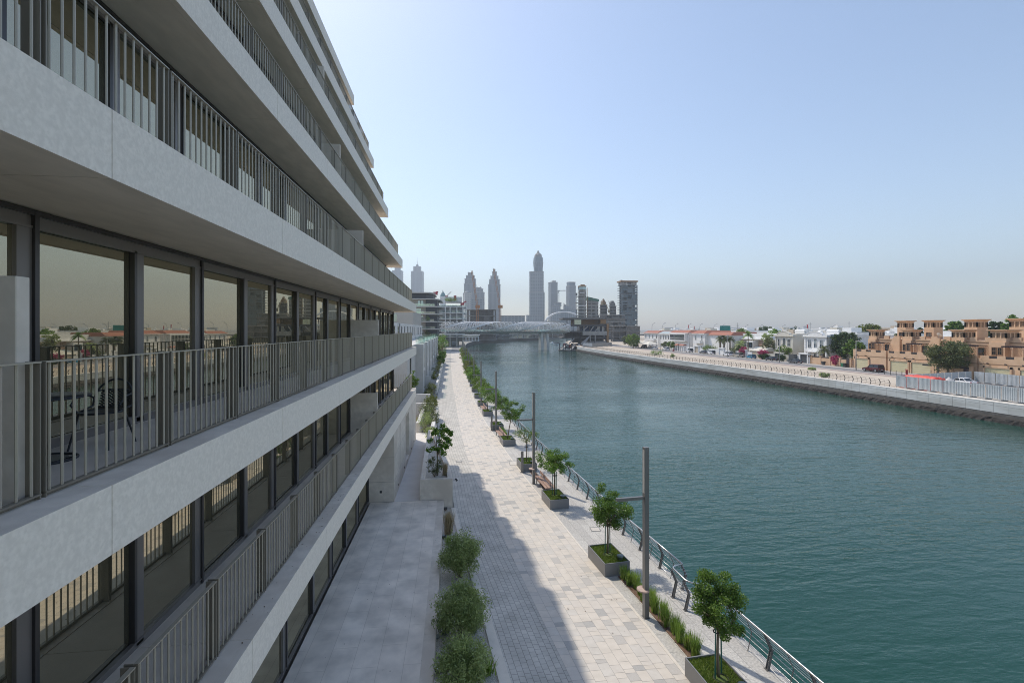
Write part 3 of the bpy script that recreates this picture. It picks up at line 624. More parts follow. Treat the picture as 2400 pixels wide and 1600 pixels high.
def tree(name,label,cat,loc,h,cr,ch,leafk,group=None,nc=42,per=55,ls=.10,lw=.5,tr=.05,seed=1,stakes=0,cs=.3,up=.5,rz=0,lean=(0,0),hollow=.4,droop=0,cloudy=1.0):
    r=random.Random(seed); T=thing(name,label,cat,loc,rz,group); cz=h-ch/2; top=Vector((lean[0],lean[1],cz-ch*.30))
    cl=clumps(r,nc,cr*.86,ch/2*.86,cz,hollow)
    lob=[(rdir(r),r.uniform(.72,1.22)) for _ in range(7)]
    for c in cl:
        d=Vector((c.x/cr,c.y/cr,(c.z-cz)/(ch/2))); k=max(lob,key=lambda q:q[0].dot(d))[1]; c.x*=k; c.y*=k; c.z=cz+(c.z-cz)*(.5+.5*k); c.x+=lean[0]; c.y+=lean[1]
    t=MB(); mid=Vector((lean[0]*.4+r.uniform(-.02,.02)*h,lean[1]*.4+r.uniform(-.02,.02)*h,top.z*.5))
    t.tube([(0,0,0),mid,top],[tr*1.15,tr*.9,tr*.7],8)
    for c in r.sample(cl,min(len(cl),11)):
        q=top+(c-top)*.5+Vector((0,0,.08*h*r.random())); st=mid+(top-mid)*r.uniform(.5,1)
        t.tube([st,q,c],[tr*.5,tr*.3,tr*.1],5)
    t.build('trunk',[BARK],T,True)
    m=MB()
    for c in cl:
        s=cs*cr*r.uniform(.7,1.25)*cloudy
        for _ in range(per):
            d=rdir(r)*s*r.random()**.45; d.z*=.75
            leaf(m,c+d,ls*r.uniform(.7,1.3),ls*lw*r.uniform(.8,1.2),r,up,0,droop)
    m.build('crown',[LF[leafk]],T)
    for i in range(stakes):
        w=i*2*math.pi/stakes+.5; s=MB(); s.tube([(.16*math.cos(w),.16*math.sin(w),-.05),(.13*math.cos(w),.13*math.sin(w),h*.5)],.021,7); s.build('stake',[GSTAKE],T)
    if stakes:
        s=MB(); s.tube([(.15*math.cos(i*.785),.11*math.sin(i*.785),h*.42) for i in range(9)],.018,5,0,False); s.build('tie',[ROPE],T)
    return T
def pl(i,dx=0,dy=0,z=.49):
    y=plY[i]; return (plx(y)+dx,y+dy,z)
TG='young trees in the planter boxes'
tree('young_tree','dense dark green round young tree with green stakes in the planter closest to the camera','tree',pl(0,-.02,.1),3.05,.98,1.95,'deep',TG,58,210,.066,.6,.042,11,2,.235,hollow=.3)
tree('young_tree','round dark green young tree in the second planter beside the first street lamp','tree',pl(1,.0,.1),3.0,1.05,2.0,'deep',TG,50,200,.075,.55,.045,23,2,.24,hollow=.25)
tree('young_tree','mid green umbrella-shaped young tree in the third planter beside the bench','tree',pl(2,0,.05),2.8,1.15,1.5,'mid',TG,46,160,.085,.5,.045,31,3,.24,hollow=.3)
tree('young_tree','thin pale green feathery young tree in the fourth planter by the bollard','tree',pl(3,.0,.05),2.6,1.0,1.15,'lime',TG,36,46,.09,.4,.035,47,1)
tree('young_tree','leaning open-crowned dark young tree in the fifth planter','tree',pl(4,.0,.0),3.4,1.4,1.9,'deep',TG,34,140,.11,.5,.05,53,0,.22,rz=0,lean=(.35,.1))
tree('young_tree','spreading dark young tree in the sixth planter just past the leaning one','tree',pl(5),3.3,1.45,1.9,'deep',TG,36,130,.11,.5,.05,59,0,.23)
tree('young_tree','broad fresh green young tree in the seventh planter','tree',pl(6),3.2,1.5,1.8,'mid',TG,46,70,.12,.55,.05,61,0,.28,lean=(.2,0))
tree('young_tree','broad yellowish green young tree in the eighth planter','tree',pl(7),3.0,1.45,1.7,'lime',TG,46,70,.12,.55,.05,67,0,.28)
va=tree('young_tree','low fresh green young tree in the ninth planter of the far row','tree',pl(8),2.8,1.35,1.7,'lime',TG,44,60,.13,.6,.05,71,0,.3)
vb=tree('young_tree','bushy bright green clipped tree in the tenth planter of the far row','tree',pl(9),3.4,1.7,2.5,'mid',TG,50,66,.14,.6,.06,73,0,.3)
vc=tree('young_tree','bushy yellow-green clipped tree in the twelfth planter of the far row','tree',pl(11),3.3,1.7,2.5,'gold',TG,50,60,.15,.6,.06,79,0,.3)
dup(vb,'bushy bright green clipped tree in the eleventh planter of the far row',pl(10),1.9,1.02)
for i in range(12,len(plY)):
    dup((vc,vc,vb,va)[i%4],'bushy yellow-green clipped tree in the far row, '+nth(i)+' planter from the camera',pl(i),i*1.7,1.0+.12*math.sin(i*2.3))
# feathery shrubs in the gravel bed
def shrub(name,label,cat,loc,Rw,h,leafk,n=46,per=60,ls=.11,lw=.2,seed=1,group=None,droop=.5,stems=9,cs=.32,hollow=.25):
    r=random.Random(seed); T=thing(name,label,cat,loc,0,group); cl=[]
    while len(cl)<n:
        d=rdir(r); q=hollow+(1-hollow)*r.random()**.6; p=Vector((d.x*Rw*q*.85,d.y*Rw*q*.85,h*.56+d.z*h*.42*q))
        cl.append(p)
    t=MB()
    for c in r.sample(cl,min(stems,len(cl))): t.tube([(r.uniform(-.08,.08)*Rw,r.uniform(-.08,.08)*Rw,0),(c.x*.4,c.y*.4,c.z*.55),c],[.018*Rw+.004,.012*Rw+.003,.004],5)
    t.build('stem',[BARK],T)
    m=MB()
    for c in cl:
        s=cs*Rw*r.uniform(.7,1.3)
        for _ in range(per):
            d=rdir(r)*s*r.random()**.5; p=c+d
            if p.z>.03: leaf(m,p,ls*r.uniform(.7,1.4),ls*lw,r,.3,0,droop)
    m.build('foliage',[LF[leafk]],T); return T
SG='feathery shrubs in the gravel bed'
shrub('feathery_shrub','feathery grey-green shrub in the gravel bed, the one beside the dry grass','shrub',at(1079,1350,.42),.95,1.65,'grey',90,95,.125,.26,3,SG)
shrub('feathery_shrub','widest feathery grey-green shrub, between the other two in the gravel bed','shrub',at(1081,1492,.42),.95,1.7,'grey',95,105,.12,.26,5,SG)
shrub('feathery_shrub','loose feathery grey-green shrub in the gravel bed closest to the camera','shrub',at(1086,1625,.42),.80,1.5,'grey',78,95,.115,.26,7,SG)
def tuft(name,label,cat,loc,h,spread,leafk,n=160,w=.012,seed=1,group=None,curl=.35,two=None):
    r=random.Random(seed); T=thing(name,label,cat,loc,0,group); m=MB()
    for i in range(n):
        a=r.random()*6.283; s=spread*r.random()**.6; hh=h*r.uniform(.6,1.05); b0=Vector((r.gauss(0,.2*spread),r.gauss(0,.2*spread),0)); tip=b0+Vector((s*math.cos(a),s*math.sin(a),hh)); mid=b0+(tip-b0)*.55+Vector((0,0,.12*hh)); p=Vector((-math.sin(a),math.cos(a),0))*w*r.uniform(.6,1.2)
        k=1 if two and r.random()<.35 and hh<.8*h else 0
        m.add([b0-p,b0+p,mid+p*.8,mid-p*.8],[(0,1,2,3)],k); m.add([mid-p*.8,mid+p*.8,tip],[(0,1,2)],k)
    m.build('leaf_blades',[LF[leafk]]+([LF[two]] if two else []),T)
    m=MB(); m.lathe([(spread*.28,0),(spread*.22,.05),(.01,.09)],8); m.build('root_crown',[SOIL],T); return T
tuft('dry_grass','tall dry straw-coloured grass clump at the end of the gravel bed','grass clump',at(1051,1250,.42),1.15,.33,'dry',420,.011,3)
tuft('spiky_plant','grey spiky rosette plant on the gravel between the wide shrub and the terrace edge','plant',at(1042,1480,.42),.38,.36,'agave',110,.014,4)
tuft('spiky_plant','grey spiky rosette plant on the gravel between the wide shrub and the pale kerb','plant',at(1110,1474,.42),.42,.34,'agave',120,.014,6)
tuft('spiky_plant','green spiky plant under the loose shrub near the pale kerb','plant',at(1143,1578,.42),.45,.34,'grass',120,.014,8)
tuft('spiky_plant','small green leafy tuft between the dry grass and the first shrub','plant',at(1051,1275,.42),.42,.26,'grass',110,.016,9)
r0=random.Random(4); GG='grass clumps in the soil strip by the lamp'
where=['right behind the second planter','just past the second planter','in the strip before the lamp post','close to the lamp post, pole side','beside the lamp post shelf','just in front of the lamp post','between lamp and first tree, bushy','with a brown dry heart after the lamp','midway between lamp and first planter','tall and full, midway to the first planter','short, two before the first planter','last but one before the first planter','against the first planter box']
for i in range(13):
    y=19.75-.42*i+r0.uniform(-.08,.08)
    tuft('grass_clump','green upright grass clump in the soil strip, '+where[i],'grass clump',(KERB(y)+.78+r0.uniform(-.1,.1),y,.02),.55+.22*r0.random()+(.1 if i in (9,6) else 0),.26,'grass',210,.009,i+20,GG,two='dry' if i in (5,7,8,11) else None)
for i in range(4):
    y=47.2+.8*i; tuft('grass_clump','grass clump in the soil strip behind the far bench, '+nth(i)+' of four','grass clump',(KERB(y)+1.0,y,.02),.6,.28,'grass',110,.012,i+40,GG)
def stone(label,loc,s,seed):
    r=random.Random(seed); m=MB(); po=[(s*r.uniform(.8,1.1)*math.cos(t),s*.7*r.uniform(.8,1.1)*math.sin(t)) for t in [i*.785 for i in range(8)]]; m.prism(po,0,.05); o=m.build('flat_stone',[mat('slate%d'%seed,(.22,.25,.25),.8,c2=(.3,.33,.33),scale=9)]); o.location=loc; o.rotation_euler=(.1,-.08,seed); tag(o,label,'stone')
stone('flat grey-green stone on the gravel beside the terrace wall',at(1026,1492,.42),.11,1); stone('small flat slate stone on the gravel under the shrub',at(1031,1540,.42),.10,2); stone('grey slate stone leaning by the spiky rosette',at(1030,1465,.42),.13,3)
def uplight(label,loc,rz):
    T=thing('garden_uplight',label,'garden light',loc,rz,'black garden lights in the gravel bed'); m=MB(); m.bevbox(-.1,-.08,.05,.1,.08,.17,.01); m.build('housing',[FRAMEB],T); m=MB(); m.box(-.08,-.06,.1701,.08,.06,.176); m.build('lens',[GLASSF],T); m=MB(); m.box(-.02,-.02,0,.02,.02,.05); m.build('stake',[FRAMEB],T)
uplight('black garden light between the dry grass and the first shrub',at(1040,1262,.42),.2); uplight('black garden light beside the loose shrub close to the camera',at(1029,1578,.42),.4); uplight('black garden light at the foot of the stone planter',at(1044,1196,.42),0)
# plants in the stone planter
PT=tree('frangipani_tree','small large-leaved tree with bare forks in the stone planter','tree',(-1.0,29.0,1.86),3.25,.92,2.3,'mid',None,26,40,.2,.42,.045,91,0,.22)
shrub('planter_shrub','dark green leafy shrub at the foot of the tree in the stone planter','shrub',(-1.15,28.75,1.86),.5,1.15,'olive',30,46,.07,.5,92,None,.1)
tuft('dry_grass','dry brown wispy grass beside the tree in the stone planter','grass clump',(-.55,29.0,1.86),.8,.25,'dry',200,.008,93)
# ================================================================== row of townhouses beyond the building
TST=mat('townhouse_stone',(.60,.585,.56),.75,c2=(.66,.645,.62),scale=.9,bump=.03); TSD=mat('townhouse_side',(.50,.48,.455),.8,c2=(.55,.53,.5),scale=1.3)
TWN=mat('window_dark',(.03,.03,.028),.25); BEIGEB=brickmat('beige_cladding',(.50,.46,.415),(.54,.50,.455),(.42,.385,.345),3.2,.62,.02)
hY=[80,91.5,104,117,130.5,144]
hn=['closest','second','third','fourth','fifth','farthest']
for i,y in enumerate(hY):
    T=thing('townhouse','white stone townhouse with glass roof terrace, '+hn[i]+' of the row past the apartment building','house',(-6,y,0),0,'white townhouses along the promenade'); b0=Vector((-6,y,0))
    def hp(mb,n,m,par=None): return local(mb,b0).build(n,m,par or T)
    p=12.3; m=MB(); m.box(-24,y,0,-6.1,y+p,8.0); m.box(-6.1,y+.02,0,-5.0,y+6.2,8.02,0); m.m[-2]=1;m.m[-4]=1; m.box(-24,y,8.0,-10,y+p,8.02); hp(m,'wall',[TST,TSD])
    m=MB(); m.box(-26,y+.01,8.02,-10,y+p-.01,11.55); hp(m,'upper_wall',[TST,TSD]); 
    for (x,a,c,d0,e) in ((-5.0,y+1.9,y+3.2,4.1,7.3),(-5.0,y+1.9,y+3.2,.9,3.6),(-6.1,y+7.5,y+10.5,.9,3.6),(-10,y+2.5,y+5.0,8.9,11.0),(-10,y+8.6,y+10.6,8.9,11.0)):
        f=MB(); f.box(x-.1,a-.14,d0-.1,x+.03,a,e+.1); f.box(x-.1,c,d0-.1,x+.03,c+.14,e+.1); f.box(x-.1,a,e,x+.03,c,e+.1); f.box(x-.1,a,d0-.1,x+.03,c,d0); w_=hp(f,'window',[TST])
        g=MB(); g.box(x-.05,a,d0,x+.006,c,e); hp(g,'pane',[GLASS if i==0 else TWN],w_)
    g=MB(); g.box(-5.12,y+.05,8.0,-5.09,y+6.1,9.15); g.box(-6.2,y+.04,8.0,-5.13,y+.07,9.15); g.box(-6.2,y+6.3,8.0,-6.17,y+p,9.15); hp(g,'glass_balustrade',[CLEAR])
    # garden walls and planter on the promenade side
    xw=WKR(y+6)
    m=MB(); m.box(-5.0,y+7.3,0,xw-1.4,y+7.6,2.2); m.box(xw-.35,y+.2,0,xw-.02,y+9.5,1.55); m.box(xw-1.4,y+7.0,0,xw-.35,y+7.3,1.5); m.box(xw-1.4,y+9.6,0,xw-.02,y+9.9,1.5); hp(m,'garden_wall',[TST])
    m=MB(); m.box(xw-1.4,y+7.3,0,xw-.35,y+9.6,1.25); hp(m,'soil_bed',[SOIL])
    shrub('garden_shrub',('rounded','reddish tipped','olive','small','dense','compact')[i]+' flowering shrub in the garden planter of the '+hn[i]+' townhouse','shrub',(xw-.85,y+8.3,1.2),1.0,1.7,'olive' if i%2 else 'gold',26,26,.16,.5,130+i,'shrubs in the townhouse gardens',.1)
# end house wall with window and slatted railing facing the terrace gap
T=thing('garden_house','pale stone end house with dark corner window beyond the apartment terrace','house',(-12,66,0)); b0=Vector((-12,66,0))
m=MB(); m.box(-24,66,0,-6.2,79.9,8.0); local(m,b0).build('wall',[TSD],T)
m=MB(); m.box(-11.3,65.9,4.4,-8.1,66.02,7.1); w_=local(m,b0).build('window',[FRAME],T); m=MB(); m.box(-11.2,65.88,4.5,-8.2,65.899,7.0); local(m,b0).build('pane',[GLASS],w_)
m=MB(); m.box(-6.2,70,3.3,-6.1,71.2,7.4); local(m,b0).build('window',[TWN],T)
m=MB(); m.box(-12,64.4,2.95,-6.2,64.45,3.0); m.box(-12,64.4,.85,-6.2,64.45,.9)
for j in range(29): m.box(-12+.2*j,64.4,.9,-11.93+.2*j,64.45,2.95)
local(m,b0).build('slat_railing',[RAILM],T)
m=MB(); m.box(-13,60,0,-6,65.9,.85); local(m,b0).build('terrace',[TST],T)
# steps and low walls leading down past the stone planter
def lowwall(lab,x0,y0,x1,y1,h):
    m=MB(); m.bevbox(x0,y0,0,x1,y1,h,.015); o=m.build('garden_wall',[TST]); tag(o,lab,'wall')
lowwall('low pale stone wall along the ramp beside the small shrubs',-3.6,47,-3.25,58,1.6); lowwall('pale stone wall closing the first garden at the promenade edge',WKR(52)-.5,43,WKR(52)-.15,58,1.35); lowwall('broad pale stone parapet end beyond the railing corner',-5.6,58.5,-2.4,58.9,1.7)
lowwall('grey stone cross wall behind the garden tree',-6,62,-3.0,62.4,2.3)
shrub('garden_shrub','tall grey-green feathery shrub in the bed past the stone planter','shrub',(-2.75,46.5,.6),.85,2.2,'grey',40,50,.12,.22,151); shrub('garden_shrub','wide grey-green airy shrub behind the feathery one','shrub',(-2.9,52.5,.6),1.3,2.6,'olive',46,50,.13,.25,152); shrub('garden_shrub','olive shrub with orange blossoms by the garden cross wall','shrub',(-2.6,57.2,.8),.9,2.2,'gold',34,40,.13,.5,153)
tuft('dry_grass','straw-coloured grass clump in the ramp bed beside the building end','grass clump',(-3.9,49.0,.5),1.6,.5,'dry',240,.016,154)
tree('standard_tree','small round bright green tree on a thin stem above the garden wall','tree',(-4.9,58,.9),4.7,.95,2.3,'lime',None,36,50,.16,.5,.04,155,0,.3)
# taller trees where the gardens end
for i,(x,y,h,cr,k,lb) in enumerate(((-6.0,150,7.5,2.6,'gold','dense yellow-green tree at the end of the townhouse gardens'),(-3.9,163,9.0,2.7,'mid','taller mid green tree between gardens and the banded building'),(-4.3,176,9.5,2.6,'deep','dark green tree in front of the banded apartment building'),(-3.4,131,3.9,1.3,'mid','broad-leaved small tree by the walk before the dense garden trees'),(-3.5,141,4.6,1.5,'deep','dark broad-leaved garden tree beside the yellow-green one'))):
    tree('garden_tree',lb,'tree',(x,y,0),h,cr,h*.75,k,'trees at the end of the gardens',44,44,.26,.6,.12,160+i,0,.3)
# beige stone block
T=thing('stone_block','plain beige clad block behind the townhouses','building',(-30,170,0)); b0=Vector((-30,170,0))
m=MB(); m.uv=None; m.box(-48,171,0,-14,212,16.6); o=local(m,b0).build('wall',[mat('beige_panel',(.47,.43,.385),.8,c2=(.51,.47,.42),scale=.4,stretch=(.1,.1,2.2)),TST],T)
m=MB()
for z in range(1,12): m.box(-48,170.985,1.4*z,-13.985,212,1.4*z+.04)
for x in range(11): m.box(-48+3.1*x,170.98,0,-47.96+3.1*x,171,16.6)
local(m,b0).build('panel_joint',[TSD],T)
m=MB(); m.box(-30,170.9,13,-19.5,171.0,15.6); local(m,b0).build('window',[GLASSB],T)
# banded apartment building by the bridge
DKC=mat('charcoal_cladding',(.045,.048,.055),.5); BND=mat('band_stone',(.56,.53,.49),.7); BWL=mat('warm_wall',(.43,.395,.36),.8,c2=(.47,.43,.39),scale=1)
T=thing('banded_building','beige and charcoal apartment building with long balcony bands before the footbridge','building',(-20,230,0)); b0=Vector((-20,230,0))
def q(mb,n,m,par=None): return local(mb,b0).build(n,m,par or T)
x0,x1,y0,y1=-46,-7.0,231,262
m=MB(); m.box(x0,y0+2,0,x1-1,y1,24.5); q(m,'wall',[BWL])
m=MB(); m.box(x0,y0+1.9,0,x1-6.5,y0+2.1,.1); m.box(x1-6.3,y0+1,0,x1-.9,y1-.2,24.2); q(m,'corner_cladding',[DKC])
for f in range(7):
    z=3.4+3.5*f-.2; ex=(0,.4,.2,-.3,.3,.0,-1.2)[f]
    m=MB(); m.prism([(x0,y0-.2),(x1-2+ex,y0-.2),(x1+.9+ex,y0+2.5),(x1+1.9+ex,y0+9),(x1+1.2,y1),(x0,y1)],z,z+.5); q(m,'balcony_band',[BND])
    if f<6:
        g=MB(); g.box(x0,y0-.1,z+.5,x1-2.2+ex,y0-.06,z+1.5); q(g,'glass_balustrade',[CLEAR])
        for (a,c) in (((-41,-35),(-30,-22),(-17,-14.5)) if f%2 else ((-43,-38),(-33,-26.5),(-20.5,-15.5))):
            g=MB(); g.box(a,y0+1.9,z+.6,c,y0+2.01,z+3.0); w_=q(g,'window',[GLASSB]); h=MB(); h.box((a+c)/2-.1,y0+1.86,z+.6,(a+c)/2+.1,y0+1.9,z+3.0); q(h,'frame',[DKC],w_)
m=MB(); m.prism([(x0,y0+2),(x1-6,y0+2),(x1-3,y0+7),(x1-3,y1),(x0,y1)],24.6,27.2); q(m,'penthouse',[DKC]); m=MB(); m.prism([(x0,y0+.5),(x1-4.5,y0+.5),(x1-2.2,y0+6),(x1-2.2,y1),(x0,y1)],27.2,27.7); q(m,'roof',[BND])
for i,(x,z,s,k) in enumerate(((-21,7.0,1.6,'mid'),(-15.5,7.0,1.1,'gold'),(-12.5,7.0,1.6,'olive'),(-12.2,14.0,1.2,'grey'))):
    shrub('balcony_plant',('palm-like','yellow','round olive','grey clipped')[i]+' plant on a balcony of the banded building','plant',(x,230.95,z-.1),s,s*2.2,k,20,22,.4,.5,170+i,'plants on the banded building balconies')
# white building with wavy balconies behind it
WHT=mat('white_render',(.70,.70,.69),.6); 
T=thing('wavy_building','white apartment building with wavy balconies and roof garden behind the banded one','building',(-2,300,0)); b0=Vector((-2,300,0))
m=MB(); m.box(-30,303,3,5.0,330,25); q2=lambda mb,n,mt,par=None: local(mb,b0).build(n,mt,par or T); q2(m,'wall',[mat('grey_recess',(.25,.26,.265),.7)])
for f in range(6):
    z=5.4+3.7*f; po=[(-30,301.5)]
    for i in range(25): po.append((-10+17.5*i/24,300.6+1.0*math.sin(i*.9+f*.6)-(0 if i<22 else -1.2)))
    po+=[(6.6,330),(-30,330)]; m=MB(); m.prism(po,z,z+.45); q2(m,'balcony',[WHT])
    g=MB(); 
    for i in range(24):
        a=po[1+i]; c=po[2+i]; g.quad((a[0],a[1]+.1,z+.45),(c[0],c[1]+.1,z+.45),(c[0],c[1]+.1,z+1.4),(a[0],a[1]+.1,z+1.4))
    q2(g,'glass_balustrade',[CLEAR])
for x in (-5.5,-2.6,1.5,5.2):
    m=MB(); m.tube([(x,301.2,0),(x,301.2,24)],.32,8); q2(m,'column',[WHT])
m=MB(); m.box(-6,308,27.4,4.8,322,30.6); q2(m,'penthouse',[WHT]); m=MB(); m.box(-.4,307.9,28.4,1.2,307.99,31.4); q2(m,'red_panel',[mat('crimson_panel',(.36,.03,.05),.5)])
shrub('roof_garden','leafy planting along the roof edge of the wavy white building','plants',(-2.5,303,27.5),4.5,1.8,'lime',34,24,.5,.5,180)
# ticket kiosk / stair tower closing the walk under the bridge
T=thing('end_pavilion','grey concrete pavilion with a lit doorway closing the walk under the bridge','pavilion',(-.5,312,0)); m=MB(); m.box(-3.6,0,0,3.4,5,6.0); m.build('wall',[QC],T); m=MB(); m.box(-1.0,-.06,0,1.4,.0,3.4); m.build('doorway',[GLASSB],T); m=MB(); m.box(-4,-.4,6.0,3.8,5.4,6.5); m.build('roof',[QD],T)

for i,(x,y,rw,h,k,lb) in enumerate(((-2.1,44.2,.7,1.3,'grey','low silvery shrub at the start of the bed past the stone planter'),(-2.2,49.6,.9,1.7,'olive','olive shrub filling the bed beside the promenade wall'),(-3.0,55.0,.8,1.5,'grey','silvery shrub between the airy shrub and the orange-blossomed one'),(-2.9,61,.8,1.5,'gold','reddish-gold shrub in front of the garden cross wall'),(-3.6,68,1.0,1.8,'olive','dark olive shrub in the garden before the townhouse row'),(-3.4,75,1.0,1.9,'gold','golden shrub beside the wall of the closest townhouse garden'))):
    shrub('garden_shrub',lb,'shrub',(x,y,.5),rw,h,k,34,44,.13,.4,700+i,None,.2)
# ================================================================== the far bank
def Yx(u,X): return X/math.tan(math.atan((u-CX)/F)+TH)
# quay wall of panels, ledge, barnacle band
m=MB(); ys=frange(-20,290,1.95)
for a,b in zip(ys[:-1],ys[1:]):
    g=.02
    for (o0,z0,z1,k) in ((.0,-1.5,-.53,0),(.0,-.5,-.03,0)):
        x0,x1=RBK(a)+o0,RBK(b)+o0
        m.add([(x0,a+g,z0),(x1,b-g,z0),(x1+.3,b-g,z0),(x0+.3,a+g,z0),(x0,a+g,z1),(x1,b-g,z1),(x1+.3,b-g,z1),(x0+.3,a+g,z1)],[(0,3,2,1),(4,5,6,7),(0,1,5,4),(1,2,6,5),(2,3,7,6),(3,0,4,7)],k)
ribbon(m,lambda y:RBK(y)+.06,lambda y:RBK(y)+.4,-3.4,-.04,frange(-20,290,10),1)
ribbon(m,lambda y:RBK(y)-.12,lambda y:RBK(y)+.2,-2.1,-1.62,frange(-20,290,10),1)
tag(m.build('quay_wall',[mat('quay_panel',(.43,.43,.415),.8,c2=(.52,.52,.505),scale=.5,stretch=(1,.35,2.5),bump=.1,bscale=8,c3=(.62,.63,.63),scale3=.45),QD]),kind='structure')
m=MB(); ys=frange(-20,292,.45); r=random.Random(5); rows=[]
for y in ys:
    x=RBK(y); rows.append([(x-.16-.08*r.random(),y,-1.95+.1*r.random()),(x-.36-.16*r.random(),y+.2*r.random(),-2.2+.12*r.random()),(x-.46-.2*r.random(),y+.2*r.random(),-2.55+.15*r.random()),(x-.6-.2*r.random(),y,-2.95)])
for a,b in zip(rows[:-1],rows[1:]):
    for j in range(3): m.add([a[j],a[j+1],b[j+1],b[j]],[(0,1,2,3)])
tag(m.build('barnacle_band',[BARN]),kind='structure')
m=MB(); ribbon(m,lambda y:RBK(y)-.02,lambda y:RBK(y)+1.5,-.03,.004,frange(-20,290,5)); tag(m.build('quay_path',[mat('quay_top',(.58,.55,.50),.8,c2=(.66,.63,.58),scale=.6)]),kind='structure')
ASPH=mat('worn_asphalt',(.17,.17,.175),.9,c2=(.23,.225,.225),scale=.5); PINKP=mat('pink_paving',(.30,.225,.215),.85,c2=(.36,.285,.27),scale=1.5)
fx=lambda v:(lambda y:v)
for nm,a,b,z,mm in (('side_road',97.0,103.6,.004,ASPH),('pavement',95.4,96.9,.008,PINKP),('far_pavement',103.7,107.9,.008,mat('grey_paving',(.33,.32,.315),.85,c2=(.40,.38,.37),scale=1.2))):
    sheet(nm,fx(a),fx(b),frange(20,330,10),z,mm)
m=MB(); ribbon(m,fx(96.9),fx(97.05),0,.12,frange(20,330,10)); ribbon(m,fx(103.55),fx(103.7),0,.12,frange(20,330,10)); tag(m.build('road_kerb',[KST]),kind='structure')
# curved-post fence along the quay
FP=mat('fence_post_dark',(.07,.065,.06),.6)
def fpost():
    m=MB(); pr=[(0,0),(.12,.35),(.16,.62),(.02,.95),(-.16,1.22)]
    for (x0,z0),(x1,z1) in zip(pr[:-1],pr[1:]): m.add([(x0-.06,-.03,z0),(x0+.06,-.03,z0),(x0+.06,.03,z0),(x0-.06,.03,z0),(x1-.06,-.03,z1),(x1+.06,-.03,z1),(x1+.06,.03,z1),(x1-.06,.03,z1)],[(0,3,2,1),(4,5,6,7),(0,1,5,4),(1,2,6,5),(2,3,7,6),(3,0,4,7)])
    return m.mesh('fence_post',[FP]),pr
FPM,FPR=fpost(); FX=lambda y:RBK(y)+1.6
T=thing('quay_fence','long fence of dark curved posts and wires on the far sandy quay','fence',(FX(80),80,0)); b0=Vector((FX(80),80,0)); y=80.5; n=0; slimm=MB()
while y<286 and n<100:
    o=bpy.data.objects.new('fence_post',FPM); col.objects.link(o); o.parent=T; o.location=Vector((FX(y),y,0))-b0
    slimm.tube([(FX(y+1.03)+px,y+1.03,pz) for px,pz in FPR],.022,4); y+=2.06; n+=1
local(slimm,b0).build('slim_bar',[FP],T)
for px,pz in ((.1,.3),(.16,.62),(.05,.88),(-.16,1.22)):
    m=MB(); m.tube([(FX(t)+px,t,pz) for t in frange(80.5,286,8)],.018,4); local(m,b0).build('wire',[FP],T)
# hoarding of corrugated panels
HOA=mat('corrugated_steel',(.50,.53,.54),.5,.1,c2=(.56,.585,.595),scale=1.5); HOF=mat('hoarding_foot',(.36,.35,.34),.9)
def hoarding():
    m=MB(); n=9; w=2.02; h=1.95; pts=[]
    for i in range(n):
        x0=w*i/n; s=w/n; pts+=[(x0,0),(x0+s*.5,0),(x0+s*.62,.07),(x0+s*.88,.07)]
    pts.append((w,0))
    for (a,c) in zip(pts[:-1],pts[1:]): m.add([(a[1],a[0],.2),(c[1],c[0],.2),(c[1],c[0],.2+h),(a[1],a[0],.2+h)],[(0,1,2,3)]); m.add([(a[1]+.01,a[0],.2),(c[1]+.01,c[0],.2),(c[1]+.01,c[0],.2+h),(a[1]+.01,a[0],.2+h)],[(0,3,2,1)])
    f=MB(); f.box(.05,.02,0,.1,.07,2.1); f.box(.05,1.95,0,.1,2.0,2.1); f.box(.06,.07,.5,.09,1.95,.55); f.box(.06,.07,1.7,.09,1.95,1.75); f.tube([(.1,1.97,1.5),(.9,1.97,.12)],.025,5)
    c=MB(); c.bevbox(-.25,-.25,0,1.0,.3,.18,.02)
    return m.mesh('sheet',[HOA]),f.mesh('frame',[HOF]),c.mesh('foot_block',[HOF])
HM=hoarding()
def hpanel(lab,x,y,rz):
    T=thing('hoarding_panel',lab,'hoarding',(x,y,0),rz,'corrugated hoarding panels round the fenced yard')
    for nme,me in zip(('sheet','frame','foot_block'),HM): o=bpy.data.objects.new(nme,me); col.objects.link(o); o.parent=T
for i in range(15): hpanel('pale corrugated hoarding panel on the quay edge, '+nth(i)+' from the end by the curved fence',78.7+.01*i,77.4-2.13*i,0)
d=Vector((21.3,5.6)); L=d.length
for i in range(10): p=Vector((79.6,79.6))+d*((i+1)/10); hpanel('shaded corrugated hoarding panel on the cross side of the yard, '+nth(i)+' from the quay',p.x,p.y,R(180)+math.atan2(-d.x,d.y)) 
for i in range(13): hpanel('corrugated hoarding panel on the road side of the yard, '+nth(i)+' from its far corner',101-.24*i,83-2.13*i,R(-6.4))
